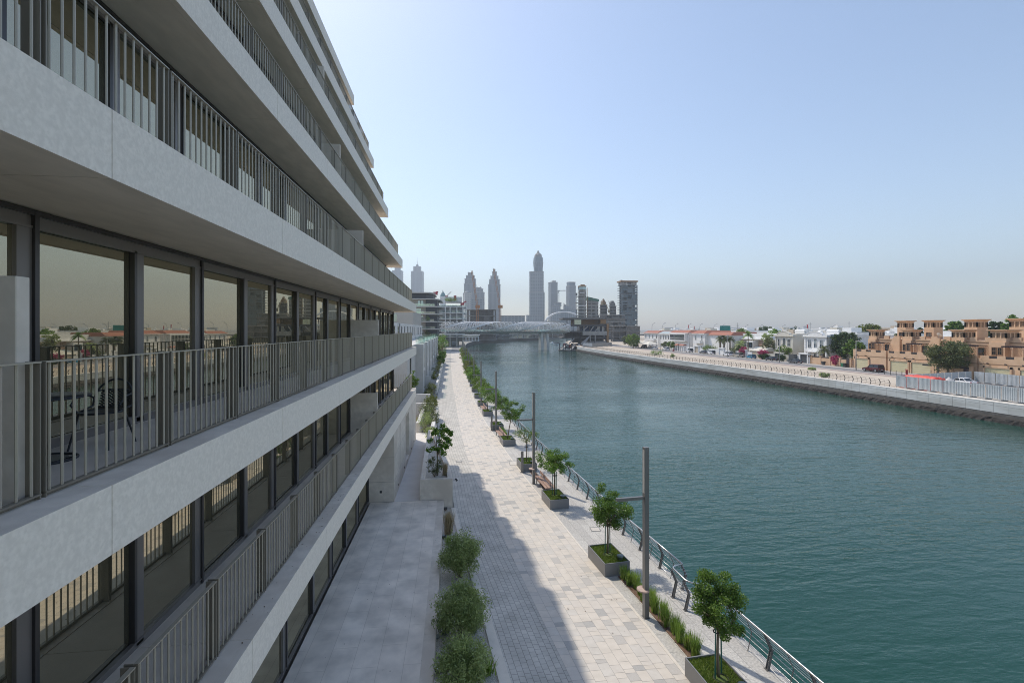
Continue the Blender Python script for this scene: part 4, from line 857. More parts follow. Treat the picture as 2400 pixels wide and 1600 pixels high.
# red tarpaulin, pale tarpaulin
r=random.Random(8)
def tarp(name,lab,c,w,l,h,mt,peak=False):
    m=MB(); nx,ny=10,16; 
    for j in range(ny+1):
        for i in range(nx+1):
            x=-w/2+w*i/nx; y=-l/2+l*j/ny; e=min(i,nx-i)/nx*2; e2=min(j,ny-j)/ny*2
            z=h*(min(1,e*3)*min(1,e2*4))*(.88+.14*r.random()) if not peak else h*max(0,1-math.hypot(x/(w/2),y/(l/2)))**.8+.05*r.random()
            m.v.append((x+.05*r.random(),y,max(z,.02)))
    for j in range(ny):
        for i in range(nx): o=j*(nx+1)+i; m.f.append((o,o+1,o+nx+2,o+nx+1)); m.m.append(0)
    o=m.build(name,[mt],None,True); o.location=c; tag(o,lab,'tarpaulin'); return o
tarp('tarpaulin','bright red tarpaulin over a heap behind the quay hoarding',(81.4,76.6,0),3.2,7.2,2.3,mat('red_tarp',(.62,.075,.05),.55,c2=(.72,.12,.085),scale=1.2)); tarp('tarpaulin','pale grey peaked sheet between the red tarpaulin and the white car',(84.6,75.2,0),3.6,3.6,2.2,mat('grey_tarp',(.55,.53,.51),.7),True)
# ------------------------------------------------------------------ cars
TYRE=mat('tyre',(.02,.02,.02),.8); RIM=mat('rim',(.5,.5,.5),.3,.7); CGL=mat('car_glass',(.02,.025,.03),.08); RED=mat('tail_light',(.4,.02,.02),.3); HEAD=mat('head_light',(.7,.7,.68),.2); 
CARN=0
def car(lab,x,y,kind,paint,rz=0,top=None):
    "front towards +y"
    T=thing('parked_car',lab,'car',(x,y,.01),rz,'cars parked along the villa road'); P=dict(sedan=(4.7,1.82,1.45),suv=(4.95,1.95,1.85),jeep=(4.4,1.85,1.85),hatch=(4.2,1.8,1.52),coupe=(4.7,1.85,1.38))[kind]; Lc,W,Hc=P
    h=Lc/2; w=W/2; belt=.58*Hc if kind!='sedan' else .92
    sec=[(-h,.45,belt*.86,.80),(-h+.08,.3,belt*.97,.93),(-h+.5,.26,belt,1),(-.2,.24,belt,1),(h-1.35,.24,belt*.97,1),(h-.6,.26,belt*.86,.97),(h-.12,.32,belt*.74,.9),(h,.42,belt*.6,.8)]
    m=MB(); rings=[]
    for (yy,zl,zh,ws) in sec:
        W_=w*ws; rings.append([(-W_*.9,yy,zl),(-W_,yy,zl+.12),(-W_,yy,zh-.14),(-W_*.93,yy,zh),(W_*.93,yy,zh),(W_,yy,zh-.14),(W_,yy,zl+.12),(W_*.9,yy,zl)])
    for rg in rings: m.v+=rg
    for i in range(len(rings)-1):
        for j in range(8): m.f.append((i*8+j,i*8+(j+1)%8,(i+1)*8+(j+1)%8,(i+1)*8+j)); m.m.append(0)
    m.f.append(tuple(range(8))[::-1]); m.m.append(0); e=(len(rings)-1)*8; m.f.append(tuple(e+j for j in range(8))); m.m.append(0)
    body=m.build('body',[paint],T)
    rear,front=(-h+.12,h-1.75) if kind in('suv','jeep') else (-h+.75,h-1.5) if kind in('sedan','coupe') else (-h+.1,h-1.35)
    tr=.22 if kind in('suv','jeep') else .75 if kind in ('sedan','coupe') else .45; tf=.55 if kind!='sedan' else .75
    a,b,c,d_=rear,front,front-tf,rear+tr
    m=MB(); m.frustum(-w*.9,a,w*.9,b,belt-.01,-w*.74,d_,w*.74,c,Hc-.07); m.build('windows',[CGL],T)
    m=MB(); m.frustum(-w*.75,d_-.05,w*.75,c+.06,Hc-.08,-w*.66,d_+.12,w*.66,c-.12,Hc)
    for sx in (-1,1):
        for (p,q_) in (((sx*w*.9,b,belt),(sx*w*.74,c,Hc-.06)),((sx*w*.905,(a+b)/2,belt),(sx*w*.745,(c+d_)/2,Hc-.06)),((sx*w*.9,a,belt),(sx*w*.74,d_,Hc-.06))): m.bar(p,q_,.09,.05)
    m.build('roof',[top or paint],T)
    rw=.34 if kind not in('suv','jeep') else .39
    for sx in (-1,1):
        for yy in (-h+.85,h-.9):
            t=MB(); t.tube([(sx*(w-.2),yy,rw),(sx*(w+.02),yy,rw)],rw,16); wl=t.build('wheel',[TYRE],T); t=MB(); t.tube([(sx*(w+.01),yy,rw),(sx*(w+.035),yy,rw)],rw*.62,12); t.build('rim',[RIM],wl)
        t=MB(); t.bevbox(sx*w*.55,-h-.012,belt*.72,sx*w*.86,-h+.1,belt*.9,.01); t.build('tail_light',[RED],T); t=MB(); t.bevbox(sx*w*.5,h-.16,belt*.52,sx*w*.8,h-.005,belt*.66,.01); t.build('headlight',[HEAD],T)
        t=MB(); t.bevbox(sx*w*.98,b-.35,belt,sx*(w+.16),b-.2,belt+.15,.02); t.build('mirror',[paint],T)
    t=MB(); t.box(-.26,-h-.014,.55,.26,-h+.02,.67); t.build('number_plate',[HEAD],T)
    if kind=='jeep': t=MB(); t.tube([(0,-h-.2,.95),(0,-h+.02,.95)],.36,14); t.build('spare_wheel',[TYRE],T)
    return T
PW=mat('paint_white',(.72,.73,.74),.25); PB=mat('paint_black',(.015,.016,.02),.2); PM_=mat('paint_maroon',(.085,.012,.016),.22); PBL=mat('paint_blue',(.01,.20,.34),.22); PBE=mat('paint_beige',(.42,.38,.32),.3,.2); PG=mat('paint_grey',(.06,.068,.075),.25)
car('white saloon car parked inside the hoarded yard',93.6,80.9,'sedan',PW)
car('dark red off-road car parked at the first sandstone villa garage',102.4,109.6,'suv',PM_)
for lab,u,v,k,p in (('black saloon car beside the low white garden wall',1864,851,'coupe',PG),('dark saloon with its tail to the hedge before the cream villa',1808,845,'sedan',PB),('bright blue hatchback by the bougainvillea',1760,840,'hatch',PBL),('beige off-road car parked behind the white one',1729,836.8,'suv',PBE),
   ('white off-road car with dark windows near the palm trees',1706,834,'suv',PW),('white off-road car with a spare wheel on its tail',1667,830.5,'jeep',PW),('low dark saloon tucked before the car with the spare wheel',1649,828.6,'sedan',PG),('boxy white and black off-road car by the red-capped gate',1616,825.6,'jeep',PW),
   ('white car parked near the small green street trees',1561,821,'suv',PW),('white saloon under the pale shade canopies, the nearer one',1534,817.6,'sedan',PW),('white saloon under the pale shade canopies, behind its twin',1523,816.5,'sedan',PW),('black off-road car parked before the shade canopies',1490,813.3,'suv',PB),('black car in the shade of the middle canopy',1509,815,'suv',PB)):
    yy=at(u,v)[1]; X=at(u,v)[0]; X=min(max(X,99.0),105.6); car(lab,X,Yx(u,X),k,p,0,PB if 'boxy' in lab else None)
# ------------------------------------------------------------------ villas
SANDS=mat('sandstone_render',(.56,.375,.235),.85,c2=(.63,.43,.28),scale=.7,bump=.08,bscale=20); SANDD=mat('sandstone_dark',(.25,.16,.095),.85); CREAMD=mat('garage_cream',(.57,.52,.33),.7); DWD=mat('dark_wood',(.05,.035,.04),.7); LATT=mat('iron_lattice',(.035,.03,.03),.6)
VW=mat('villa_white',(.70,.70,.69),.75,c2=(.76,.76,.75),scale=.8); VC=mat('villa_cream',(.58,.55,.48),.8,c2=(.63,.60,.53),scale=.8); VT=mat('villa_tan',(.46,.39,.30),.8,c2=(.51,.44,.35),scale=.8); TILE=mat('red_tiles',(.38,.15,.095),.8,c2=(.30,.11,.075),scale=3,stretch=(4,4,1),bump=.4,bscale=12); TILEB=mat('grey_blue_tiles',(.30,.36,.38),.7,c2=(.36,.42,.44),scale=3,bump=.3,bscale=12)
PVB=None
def wind_tower(T,b0,x,y,z0,z1,s):
    m=MB(); m.box(x-s/2,y-s/2,z0,x+s/2,y+s/2,z0+.9); m.box(x-s/2,y-s/2,z1-.55,x+s/2,y+s/2,z1-.3)
    for i in range(4):
        o=-s/2+(s-.24)*i/3
        for (px,py) in ((-s/2,o),(s/2-.24,o),(o,-s/2),(o,s/2-.24)):
            if abs(px)<s/2-.4 or abs(py)<s/2-.4 or i in(0,3): m.box(x+px,y+py,z0+.9,x+px+.24,y+py+.24,z1-.55)
    m.frustum(x-s/2,y-s/2,x+s/2,y+s/2,z1-.3,x-s/2-.4,y-s/2-.4,x+s/2+.4,y+s/2+.4,z1); m.box(x-s/2-.45,y-s/2-.45,z1,x+s/2+.45,y+s/2+.45,z1+.14)
    t=local(m,b0).build('wind_tower',[SANDS],T)
    m=MB(); m.box(x-s/2+.13,y-s/2+.13,z0+.85,x+s/2-.13,y+s/2-.13,z1-.5); local(m,b0).build('tower_core',[SANDD],t)
def win(T,b0,x,y0,y1,z0,z1,gl=None,fr=None,arch=False,depth=.1):
    "window in a wall facing -x"
    fr=fr or VW; gl=gl or GLASSF; m=MB(); e=.12
    if arch:
        c=(y0+y1)/2; rr=(y1-y0)/2; pts=[(y0,z0),(y1,z0)]+[(c+rr*math.cos(t),z1-rr+rr*math.sin(t)) for t in [math.pi*i/10 for i in range(11)]]
        o=len(m.v); k=len(pts); m.v+=[(x-.03,p[0],p[1]) for p in pts]; m.f.append(tuple(o+i for i in range(k))); m.m.append(0)
        f=MB(); f.tube([(x-.03,p[0],p[1]) for p in pts[1:]+[pts[0]]],.09,5); f.bar((x-.05,c,z0),(x-.05,c,z1),.06,.05)
    else:
        m.box(x-.03,y0,z0,x+.03,y1,z1); f=MB(); f.box(x-depth,y0-e,z0-e,x+.02,y0,z1+e); f.box(x-depth,y1,z0-e,x+.02,y1+e,z1+e); f.box(x-depth,y0,z1,x+.02,y1,z1+e); f.box(x-depth-.05,y0-e,z0-e,x+.02,y1+e,z0-.001); f.box(x-.06,(y0+y1)/2-.03,z0,x-.031,(y0+y1)/2+.03,z1); f.box(x-.06,y0,(z0+z1)/2-.03,x-.032,y1,(z0+z1)/2+.03)
    w_=local(f,b0).build('window',[fr],T); local(m,b0).build('pane',[gl],w_)
def sandvilla(lab,ya,yb,garages,tf,tb,fence=True,stairs=True):
    T=thing('sandstone_villa',lab,'house',(113,(ya+yb)/2,0),0,'sandstone villas with wind towers'); b0=Vector((113,(ya+yb)/2,0)); q=lambda mb,n,mt,par=None: local(mb,b0).build(n,mt,par or T)
    m=MB(); m.box(107.6,ya,0,113,yb,4.2); m.box(107.57,ya-.02,3.25,113,yb+.02,3.4,1); m.box(112,ya+.6,4.2,124,yb-.3,7.9); m.box(111.9,ya+.55,7.55,124,yb-.25,7.7,1)
    y=ya; k=0
    while y<yb-.1:                                # crenellated parapets of the front terrace and the roof
        L=min(1.5,yb-y); m.box(107.6,y,4.2,107.95,y+L,5.05 if k%2==0 else 4.5)
        if k%2==0: m.box(112,y+.6,7.9,112.3,min(y+.6+L,yb-.3),8.7)
        y+=L; k+=1
    m.box(107.96,ya,4.2,112,ya+.35,4.95); m.box(107.96,yb-.35,4.2,112,yb,4.95); q(m,'wall',[SANDS,SANDD])
    y=ya+1.5; k=0
    while y<yb-1.6:
        l=MB(); l.box(107.7,y+.05,4.5,107.78,y+1.45,4.98); q(l,'lattice',[LATT]); y+=3.0
    for (g0,g1) in garages:
        g=MB(); g.box(107.5,g0,.05,107.61,g1,2.55)
        for i in range(1,5): g.box(107.49,g0,.05+.5*i,107.5,g1,.07+.5*i,1)
        gd=q(g,'garage_door',[CREAMD,SANDD]); f=MB(); f.box(107.35,g0-.35,0,107.6,g0-.02,3.0); f.box(107.35,g1+.02,0,107.6,g1+.35,3.0); f.box(107.35,g0-.35,2.6,107.6,g1+.35,3.0); q(f,'garage_frame',[SANDS])
        for yy in (g0+.6,g1-.6): f=MB(); f.tube([(107.5,yy,3.45),(107.1,yy,3.5)],[.1,.14],8); q(f,'wall_lamp',[LATT])
    for (x,y,s) in tf: wind_tower(T,b0,x,y,7.7,10.2,s); w_=MB(); w_.box(x-s/2-.3,y-s/2,4.2,x+s/2,y+s/2,7.75); q(w_,'tower_base',[SANDS]); [win(T,b0,x-s/2-.3,y-.95+1.1*i,y-.25+1.1*i,5.2,6.6,GLASSF,SANDD) for i in range(2)]
    for (x,y,s) in tb: wind_tower(T,b0,x,y,10.0,12.6,s); w_=MB(); w_.box(x-s/2,y-s/2,7.0,x+s/2,y+s/2,10.02); q(w_,'tower_base',[SANDS]); win(T,b0,x-s/2,y-.6,y+.6,8.6,9.5,GLASSF,SANDD)
    # shaded terrace with columns and timber pergola
    for (x,y,s) in tf:
        pa,pb=y-s/2-4.2,y-s/2-.1
        if pa<ya+.3: pa=ya+.3
        m=MB(); 
        n=max(3,int((pb-pa)/.45))
        for i in range(n): m.box(109.4,pa+(pb-pa)*i/n,6.9,112.2,pa+(pb-pa)*i/n+.12,7.05)
        m.box(109.7,pa,6.75,109.9,pb,6.9); q(m,'pergola',[DWD])
        for yy in (pa+.2,(pa+pb)/2): c=MB(); c.tube([(109.8,yy,4.2),(109.8,yy,6.5)],.15,10); c.box(109.58,yy-.22,6.5,110.02,yy+.22,6.75); q(c,'column',[SANDS])
        win(T,b0,112,pa+.5,pa+1.9,4.4,6.4,GLASSF,SANDD)
        if stairs:
            s_=MB(); s_.prism([(pa-3.0,4.9),(pa-3.0,8.4),(pa-1.2,8.4),(pa-.0,6.2),(pa+.2,4.9)],0,.35,0,Matrix(((0,0,1,111.2),(1,0,0,0),(0,1,0,0),(0,0,0,1)))); q(s_,'stair_parapet',[SANDS])
    # garden front wall pieces, railings on the roof
    m=MB(); 
    for i in range(4): m.box(112.1,ya+1,8.15+.15*i,112.15,yb-1,8.2+.15*i)
    q(m,'roof_railing',[mat('brown_rail',(.17,.075,.05),.7) if 'brown_rail' not in MATS else MATS['brown_rail']])
sandvilla('end sandstone villa beside the big dark tree, with the red car at its garage',111.4,121.6,((116.6,120.6),),((112.8,119.6,2.4),),((122,120.2,2.5),))
sandvilla('second sandstone villa, with two cream garage doors beside the round tree',98.6,110.9,((105.3,109.9),(99.6,104.3)),((112.8,111.0-1.6,2.5),),((122,112.4,2.6),))
sandvilla('sandstone villa half hidden behind the round street tree',89.8,98.4,(),((112.8,97.0,2.8),),((122,102,2.9),),stairs=False)
sandvilla('sandstone villa standing behind the road side hoarding',75.5,89.5,((83.6,88.1),(77.2,81.8)),((112.6,88.6,3.0),),((122,92.4,3.0),(122.5,80,3)))
for lab,ya,yb,x,h,gate in (('sandstone garden wall between the villas under the round tree',90.2,98.2,106.6,2.1,((96.9,98.0),(90.6,91.6))),('sandstone garden wall with bougainvillea by the big dark tree',122.0,137.0,107.2,2.0,((122.4,123.4),))):
    T=thing('garden_wall',lab,'wall',(x,ya,0)); b0=Vector((x,ya,0)); m=MB(); m.box(x,ya,0,x+.3,yb,h)
    for y in frange(ya,yb,3.7): m.box(x-.12,y-.22,0,x+.42,y+.22,h+.35); m.box(x-.2,y-.3,h+.35,x+.5,y+.3,h+.5)
    local(m,b0).build('wall',[SANDS],T)
    for g0,g1 in gate: m=MB(); m.box(x-.08,g0,.05,x-.01,g1,2.25); local(m,b0).build('gate',[DWD],T)
    m=MB(); 
    for y in frange(ya,yb,3.7)[:-1]: m.box(x+.1,y+.4,h,x+.2,y+3.3,h+.35)
    local(m,b0).build('iron_trim',[LATT],T)
# white villas
def pediment(T,b0,x,ya,yb,z,mt,rise=.95):
    q=lambda mb,n,m_: local(mb,b0).build(n,m_,T); c=(ya+yb)/2; w=(yb-ya)
    po=[(ya-.5,z),(yb+.5,z),(yb+.5,z+.5),(c+w*.36,z+.55)]+[(c+w*.34*math.cos(t),z+.55+rise*math.sin(t)) for t in [math.pi*i/12 for i in range(13)]]+[(c-w*.36,z+.55),(ya-.5,z+.5)]
    m=MB(); m.prism(po,-.45,.6,0,Matrix(((0,0,1,x),(1,0,0,0),(0,1,0,0),(0,0,0,1)))); q(m,'pediment',mt)
    m=MB(); m.box(x-.6,ya-.65,z-.12,x+.6,yb+.65,z); q(m,'cornice',mt); m=MB(); m.tube([(x-.45,c+w*.35*math.cos(t),z+.55+(rise+.05)*math.sin(t)) for t in [math.pi*i/14 for i in range(15)]],.13,6); q(m,'pediment_moulding',mt)
for lab,u0,u1,X,mt in (('cream villa with curved pediment and three tall front windows',1818,1859,113.5,VC),('white villa with curved pediment and arched window beside the palm',1887,1938,113.0,VW)):
    ya,yb=Yx(u1,X),Yx(u0,X); T=thing('pediment_villa',lab,'house',(X,(ya+yb)/2,0)); b0=Vector((X,(ya+yb)/2,0)); q=lambda mb,n,m_: local(mb,b0).build(n,m_,T); w=yb-ya
    m=MB(); m.box(X,ya,0,X+15,yb,8.1); m.box(X-.25,ya-.15,0,X+.1,ya+.5,8.0); m.box(X-.25,yb-.5,0,X+.1,yb+.15,8.0); m.box(X-.5,ya+.6,3.5,X+.01,yb-.6,4.1); q(m,'wall',[mt])
    pediment(T,b0,X,ya,yb,8.1,[VW if mt is VW else VC])
    m=MB(); m.box(X+1.0,ya-.2,8.1,X+15.2,yb+.2,8.9); q(m,'roof_parapet',[mt])
    for i in range(3): win(T,b0,X,ya+w*(.17+.27*i),ya+w*(.17+.27*i)+1.25,4.6,7.0+(.45 if i==1 else 0),GLASSB if mt is VW else GLASSF,VW,arch=i==1)
    for i in range(3): win(T,b0,X,ya+w*(.17+.27*i),ya+w*(.17+.27*i)+1.25,.7,2.9,GLASSF,VW)
    m=MB(); m.box(X-1.6,ya+w*.2,3.2,X-.02,yb-w*.2,3.5); m.box(X-1.5,ya+w*.22,0,X-1.2,ya+w*.22+.3,3.2); m.box(X-1.5,yb-w*.22-.3,0,X-1.2,yb-w*.22,3.2); q(m,'porch',[VW])
    m=MB(); m.box(X+4,ya-4.2,0,X+14,ya-.02,7.2 if mt is VC else 5); q(m,'side_wing',[mt]); m=MB(); m.tube([(X+6,ya+2,9.8),(X+6,yb-2.4,9.8)],.5,10); m.box(X+5.6,ya+2,8.9,X+6.4,yb-2.4,9.5); q(m,'water_tank',[VW])
# tile roofed villas further along
def tiled(lab,u0,u1,X,z,tile,gallery=None,arches=0,depth=13,balc=True):
    ya,yb=Yx(u1,X),Yx(u0,X); T=thing('tiled_villa',lab,'house',(X,(ya+yb)/2,0)); b0=Vector((X,(ya+yb)/2,0)); q=lambda mb,n,m_,p=None: local(mb,b0).build(n,m_,p or T); w=yb-ya
    m=MB(); m.box(X,ya,0,X+depth,yb,z); q(m,'wall',[VW])
    m=MB(); e=.7; A=[(X-e,ya-e,z),(X+depth,ya-e,z),(X+depth,yb+e,z),(X-e,yb+e,z),(X+1.9,ya+1.2,z+1.35),(X+depth,ya+1.2,z+1.35),(X+depth,yb-1.2,z+1.35),(X+1.9,yb-1.2,z+1.35)]; m.add(A,[(0,1,5,4),(3,0,4,7),(2,3,7,6),(4,5,6,7),(0,3,2,1)]); q(m,'roof',[tile])
    m=MB(); m.box(X-e-.05,ya-e-.05,z-.28,X+depth,yb+e+.05,z-.01); q(m,'eaves',[VW])
    if gallery:
        m=MB(); m.box(X-1.2,ya+w*.06,z-4.2,X,yb-w*.06,z-.3); q(m,'gallery',[VW]); m=MB(); m.box(X-1.23,ya+w*.1,z-3.5,X-1.2,yb-w*.1,z-.8); g=q(m,'gallery_glazing',[GLASSF]); m=MB()
        for i in range(15): yy=ya+w*.1+w*.8*i/14; m.box(X-1.3,yy-.06,z-3.5,X-1.235,yy+.06,z-.8)
        m.box(X-1.3,ya+w*.1,z-2.75,X-1.24,yb-w*.1,z-2.6); q(m,'glazing_bars',[VW],g)
    for i in range(arches):
        yy=ya+w*(i+.5)/arches; win(T,b0,X,yy-.6,yy+.6,z-3.1,z-.9,GLASSF,VW,arch=True); win(T,b0,X,yy-.5,yy+.5,.8,2.6)
    if balc: m=MB(); m.box(X-1.5,ya+w*.15,z-4.6,X-.01,ya+w*.7,z-4.35); m.box(X-1.5,ya+w*.15,z-4.34,X-1.35,ya+w*.7,z-3.3); m.box(X-1.34,ya+w*.15,z-4.34,X-.01,ya+w*.15+.15,z-3.3); q(m,'balcony',[VW])
    return T
tiled('white villa with a row of arched windows and red tiles by the shade canopies',1510,1543,116,8.2,TILE,arches=4)
tiled('white villa with grey-blue tiles between two red roofs',1546,1570,115,8.0,TILEB,arches=4,balc=False)
tiled('white villa with a long glazed gallery under red tiles',1572,1614,113,8.6,TILE,gallery=True,balc=False)
T=tiled('white villa with a front balcony and long blank side under red tiles',1624,1652,113,8.5,TILE,arches=2)
b0=Vector(T.location); yb_=Yx(1652,113); m=MB(); m.box(114.5,yb_-19,0,126,yb_-.02,7.9); local(m,b0).build('side_wing',[VW],T); m=MB(); A=[(113.9,yb_-19.5,7.9),(126,yb_-19.5,7.9),(126,yb_-.75,7.9),(113.9,yb_-.75,7.9),(116,yb_-18.5,9.2),(126,yb_-18.5,9.2),(126,yb_-.75,9.2),(116,yb_-.75,9.2)]; m.add(A,[(0,1,5,4),(3,0,4,7),(4,5,6,7),(0,3,2,1)]); local(m,b0).build('roof',[TILE],T)
T=thing('modern_villa','low modern villa with white roof band and tan walls behind the palms','house',(120,180,0)); b0=Vector((120,180,0)); q=lambda mb,n,m_: local(mb,b0).build(n,m_,T)
ya,yb=Yx(1812,119),Yx(1694,119); m=MB(); m.box(119,ya,0,134,yb,6.3); q(m,'wall',[VT]); m=MB(); m.box(118.2,ya-.3,6.3,134,yb,6.7); m.box(119.5,ya+2,6.7,134,yb,8.6); q(m,'roof_band',[VW]); m=MB(); m.box(116.9,ya+9.2,0,119,ya+13.5,5.8); q(m,'bay',[VW]); m=MB(); m.box(116.8,ya+9.6,3.2,116.89,ya+13.0,5.2); q(m,'bay_window',[GLASSB]); m=MB(); m.box(118.85,ya+6.4,0,119.2,ya+8.6,6.25); q(m,'stone_pier',[mat('brown_stone',(.27,.18,.13),.9,c2=(.36,.26,.2),scale=3)])
win(T,b0,119,ya+2,ya+4.6,3.2,5.4,GLASSF,VW); win(T,b0,119,ya+16,ya+18.4,3.2,5.4,GLASSF,VW)
# garden walls on the street
for i,(lab,u0,u1,h,mt) in enumerate((('long white garden wall before the arched and grey-roofed villas',1572,1604,2.0,VW),('white garden wall with gateway before the glazed gallery villa',1606,1652,2.2,VW),('white garden wall behind the parked off-road cars',1655,1716,2.1,VW),('short white wall below the first bougainvillea',1718,1762,2.0,VW),('pale green garden fence wall before the cream villa',1796,1848,1.9,VC),('bright white low garden wall beside the black saloon',1851,1913,2.2,VW))):
    X=107.6; ya,yb=Yx(u1,X),Yx(u0,X); T=thing('garden_wall',lab,'wall',(X,ya,0)); b0=Vector((X,ya,0)); m=MB(); m.box(X,ya,0,X+.25,yb,h); m.box(X-.06,ya,h,X+.31,yb,h+.1); local(m,b0).build('wall',[mt],T)
    m=MB(); yy=ya+(yb-ya)*.3; m.box(X-.35,yy-.4,0,X+.5,yy,h+.5); m.box(X-.35,yy+3.0,0,X+.5,yy+3.4,h+.5); m.box(X-.45,yy-.5,h+.5,X+.6,yy+3.5,h+.85); local(m,b0).build('gateway',[mt],T); m=MB(); m.box(X-.1,yy+.01,.02,X-.02,yy+2.99,h+.4); local(m,b0).build('gate',[(PG,VT,VW,VC,PG,PG)[i]],T)
for i,u in enumerate((1588,1600)): 
    X=107.2; y=Yx(u,X); T=thing('gate_canopy',('small red-tiled gate canopy by the street trees','wider red-tiled gate canopy beside the boxy car')[i],'gate',(X,y,0)); m=MB(); m.frustum(-1,-1.6-.8*i,1.2,1.6+.8*i,2.7,-.2,-1.2-.8*i,.4,1.2+.8*i,3.4); m.build('roof',[TILE],T); m=MB(); m.box(-.6,-1.4-.8*i,0,-.2,-1-.8*i,2.7); m.box(-.6,1+.8*i,0,-.2,1.4+.8*i,2.7); m.build('post',[VW],T)
T=thing('car_shed','tan roofed car shed by the second bougainvillea','shed',(108.5,Yx(1772,108.5),0)); m=MB(); m.box(0,-4,0,6,4,2.6); m.build('wall',[VT],T); m=MB(); m.add([(-.3,-4.3,2.6),(6.3,-4.3,2.6),(6.3,4.3,2.6),(-.3,4.3,2.6),(3,-4.3,4.0),(3,4.3,4.0)],[(0,3,5,4),(1,4,5,2),(0,4,1),(3,2,5),(0,1,2,3)]); m.build('roof',[VC],T)
# shade canopies
CANV=mat('canopy_fabric',(.66,.62,.54),.8)
for i in range(3):
    X=104.5; y=Yx(1498+13*i,X); T=thing('shade_canopy',('first','middle','last')[i]+' pale peaked car shade canopy before the arched villa','canopy',(X,y,0),0,'peaked shade canopies'); m=MB(); m.frustum(-3,-4.2,3,4.2,2.5,-.1,-.3,.1,.3,4.1); m.build('fabric',[CANV],T)
    for yy in (-3.8,3.8): m=MB(); m.tube([(2.6,yy,0),(2.6,yy,2.55)],.08,6); m.build('post',[VW],T)
# street furniture on the villa road
for i,(u,vb,vt) in enumerate(((1496,815.5,785),(1548.7,821,790),(1616,826.5,783),(1704.5,836.6,784),(1827,849,794),(2006.5,867,799),(2299,876,806))):
    p=at(u,vb); X=max(p.x,96.2); y=Yx(u,X); hh=(vb-vt)/F*(X*ST+y*CT)
    T=thing('lamp_post','slim grey lamp post on the villa road, '+nth(i)+' counting from the shade canopies','lamp post',(X,y,0),0,'lamp posts on the villa road'); m=MB(); m.tube([(0,0,0),(0,0,hh)],[.12,.07],8); m.build('pole',[HOF],T,True); m=MB(); m.bevbox(-.15,-1.3,hh-.02,.15,.1,hh+.13,.03); m.build('lamp_head',[HOF],T)
BL=mat('barrier_red',(.33,.02,.03),.6)
for lab,u,v in (('red tubular barrier on the sand before the cream garage doors',2125,877),('small red tubular barrier by the white villa gate',1578,823.5)):
    p=at(u,v); T=thing('barrier',lab,'barrier',p,R(-40)); m=MB(); m.tube([(0,-1.7,0),(0,-1.7,1.1),(0,1.7,1.1),(0,1.7,0)],.07,6); m.build('frame',[BL],T); m=MB(); m.box(-.15,-.35,0,.15,.35,1.0); m.build('panel',[BL],T)
p=at(2171,876); T=thing('wooden_easel','brown wooden stand with a dark round top before the villa gate','stand',p,R(-45)); m=MB()
for a,b in (((-.9,0,0),(-.5,0,2.6)),((.9,0,0),(.5,0,2.6)),((0,.8,0),(0,.1,2.6))): m.bar(a,b,.14,.14)
m.build('leg',[WOOD],T); m=MB(); m.box(-.75,-.08,.8,.75,.02,2.3); m.build('board',[WOOD],T); m=MB(); m.lathe([(.05,2.6),(.22,2.7),(.25,3.1),(.3,3.4),(.32,3.7),(.05,3.95)],10); m.build('finial',[BARK],T)
for i,(lab,u,v,c) in enumerate((('dark grey wheeled bin by the bright white wall end',1930,854.5,(.05,.05,.05)),('green wheeled bin before the sandstone wall',1975.5,859,(.02,.16,.08)),('black wheeled bin touching the green one',1981,859.5,(.03,.035,.035)))):
    T=thing('wheeled_bin',lab,'bin',(106.2,Yx(u,106.2),0)); pm=mat('bin%d'%i,c,.6); m=MB(); m.frustum(-.3,-.35,.3,.35,.1,-.38,-.42,.38,.42,1.05); m.build('body',[pm],T); m=MB(); m.box(-.42,-.46,1.05,.42,.46,1.13); m.build('lid',[pm],T)
T=thing('utility_cabinet','dark grey utility cabinet at the end of the fence wall','cabinet',(106.9,Yx(1858,106.9),0)); m=MB(); m.bevbox(-.5,-1.3,.05,.5,1.3,2.5,.02); m.build('body',[PG],T); m=MB(); m.box(-.51,-.02,.1,-.5,.02,2.4); m.build('door_gap',[FRAMEB],T)
# bollard row by the red car
for i in range(6):
    p=Vector((99.0-.15*i,Yx(2046+15*i,99),0)); T=thing('parking_post','thin dark parking post in the row beside the red car, '+nth(i)+' from the lamp post','bollard',p,0,'parking posts by the red car'); m=MB(); m.tube([(0,0,0),(0,0,1.15)],.06,6); m.build('post',[FP],T); m=MB(); m.box(-.14,-.14,0,.14,.14,.03); m.build('foot_plate',[HOF],T)
# ------------------------------------------------------------------ trees and plants of the far bank
def bigtree(lab,x,y,h,cr,ch,k,seed,n=50,per=46,ls=.5,name='street_tree',grp=None,cs=.26): return tree(name,lab,'tree',(x,y,0),h,cr,ch,k,grp,n,per,ls,.6,.028*h,seed,0,cs,.5,0,(0,0),.5)
bigtree('large round grey-green street tree before the sandstone villas',104.9,93.4,8.4,4.5,6.6,'olive',201,84,90,.38)
bigtree('big dense dark tree between the white pediment villa and the sandstone villas',116.5,134.5,10.0,4.4,8.6,'dark',203,80,70,.5)
bigtree('dark tree filling the gap beside the big dense one',114,128.5,8.0,3.2,6.5,'deep',205,40,50,.5)
def skytree(lab,u0,u1,vt,X,k,seed,frac=.6):
    u=(u0+u1)/2; y=Yx(u,X); dd=X*ST+y*CT; w=abs(X-y*(math.tan(math.atan((u1-CX)/F)+TH)))*1.0; dist=math.hypot(X,y); cr=(u1-u0)/F*math.cos(math.atan((u-CX)/F))**2*dist/2; h=EYE-(vt-HY)/F*dd
    bigtree(lab,X,y,h,cr,min(h*.85,max(cr*1.5,h*frac)),k,seed,64,60,.65)
skytree('broad olive tree rising behind the end sandstone villa',2000,2070,758,165,'gold',207)
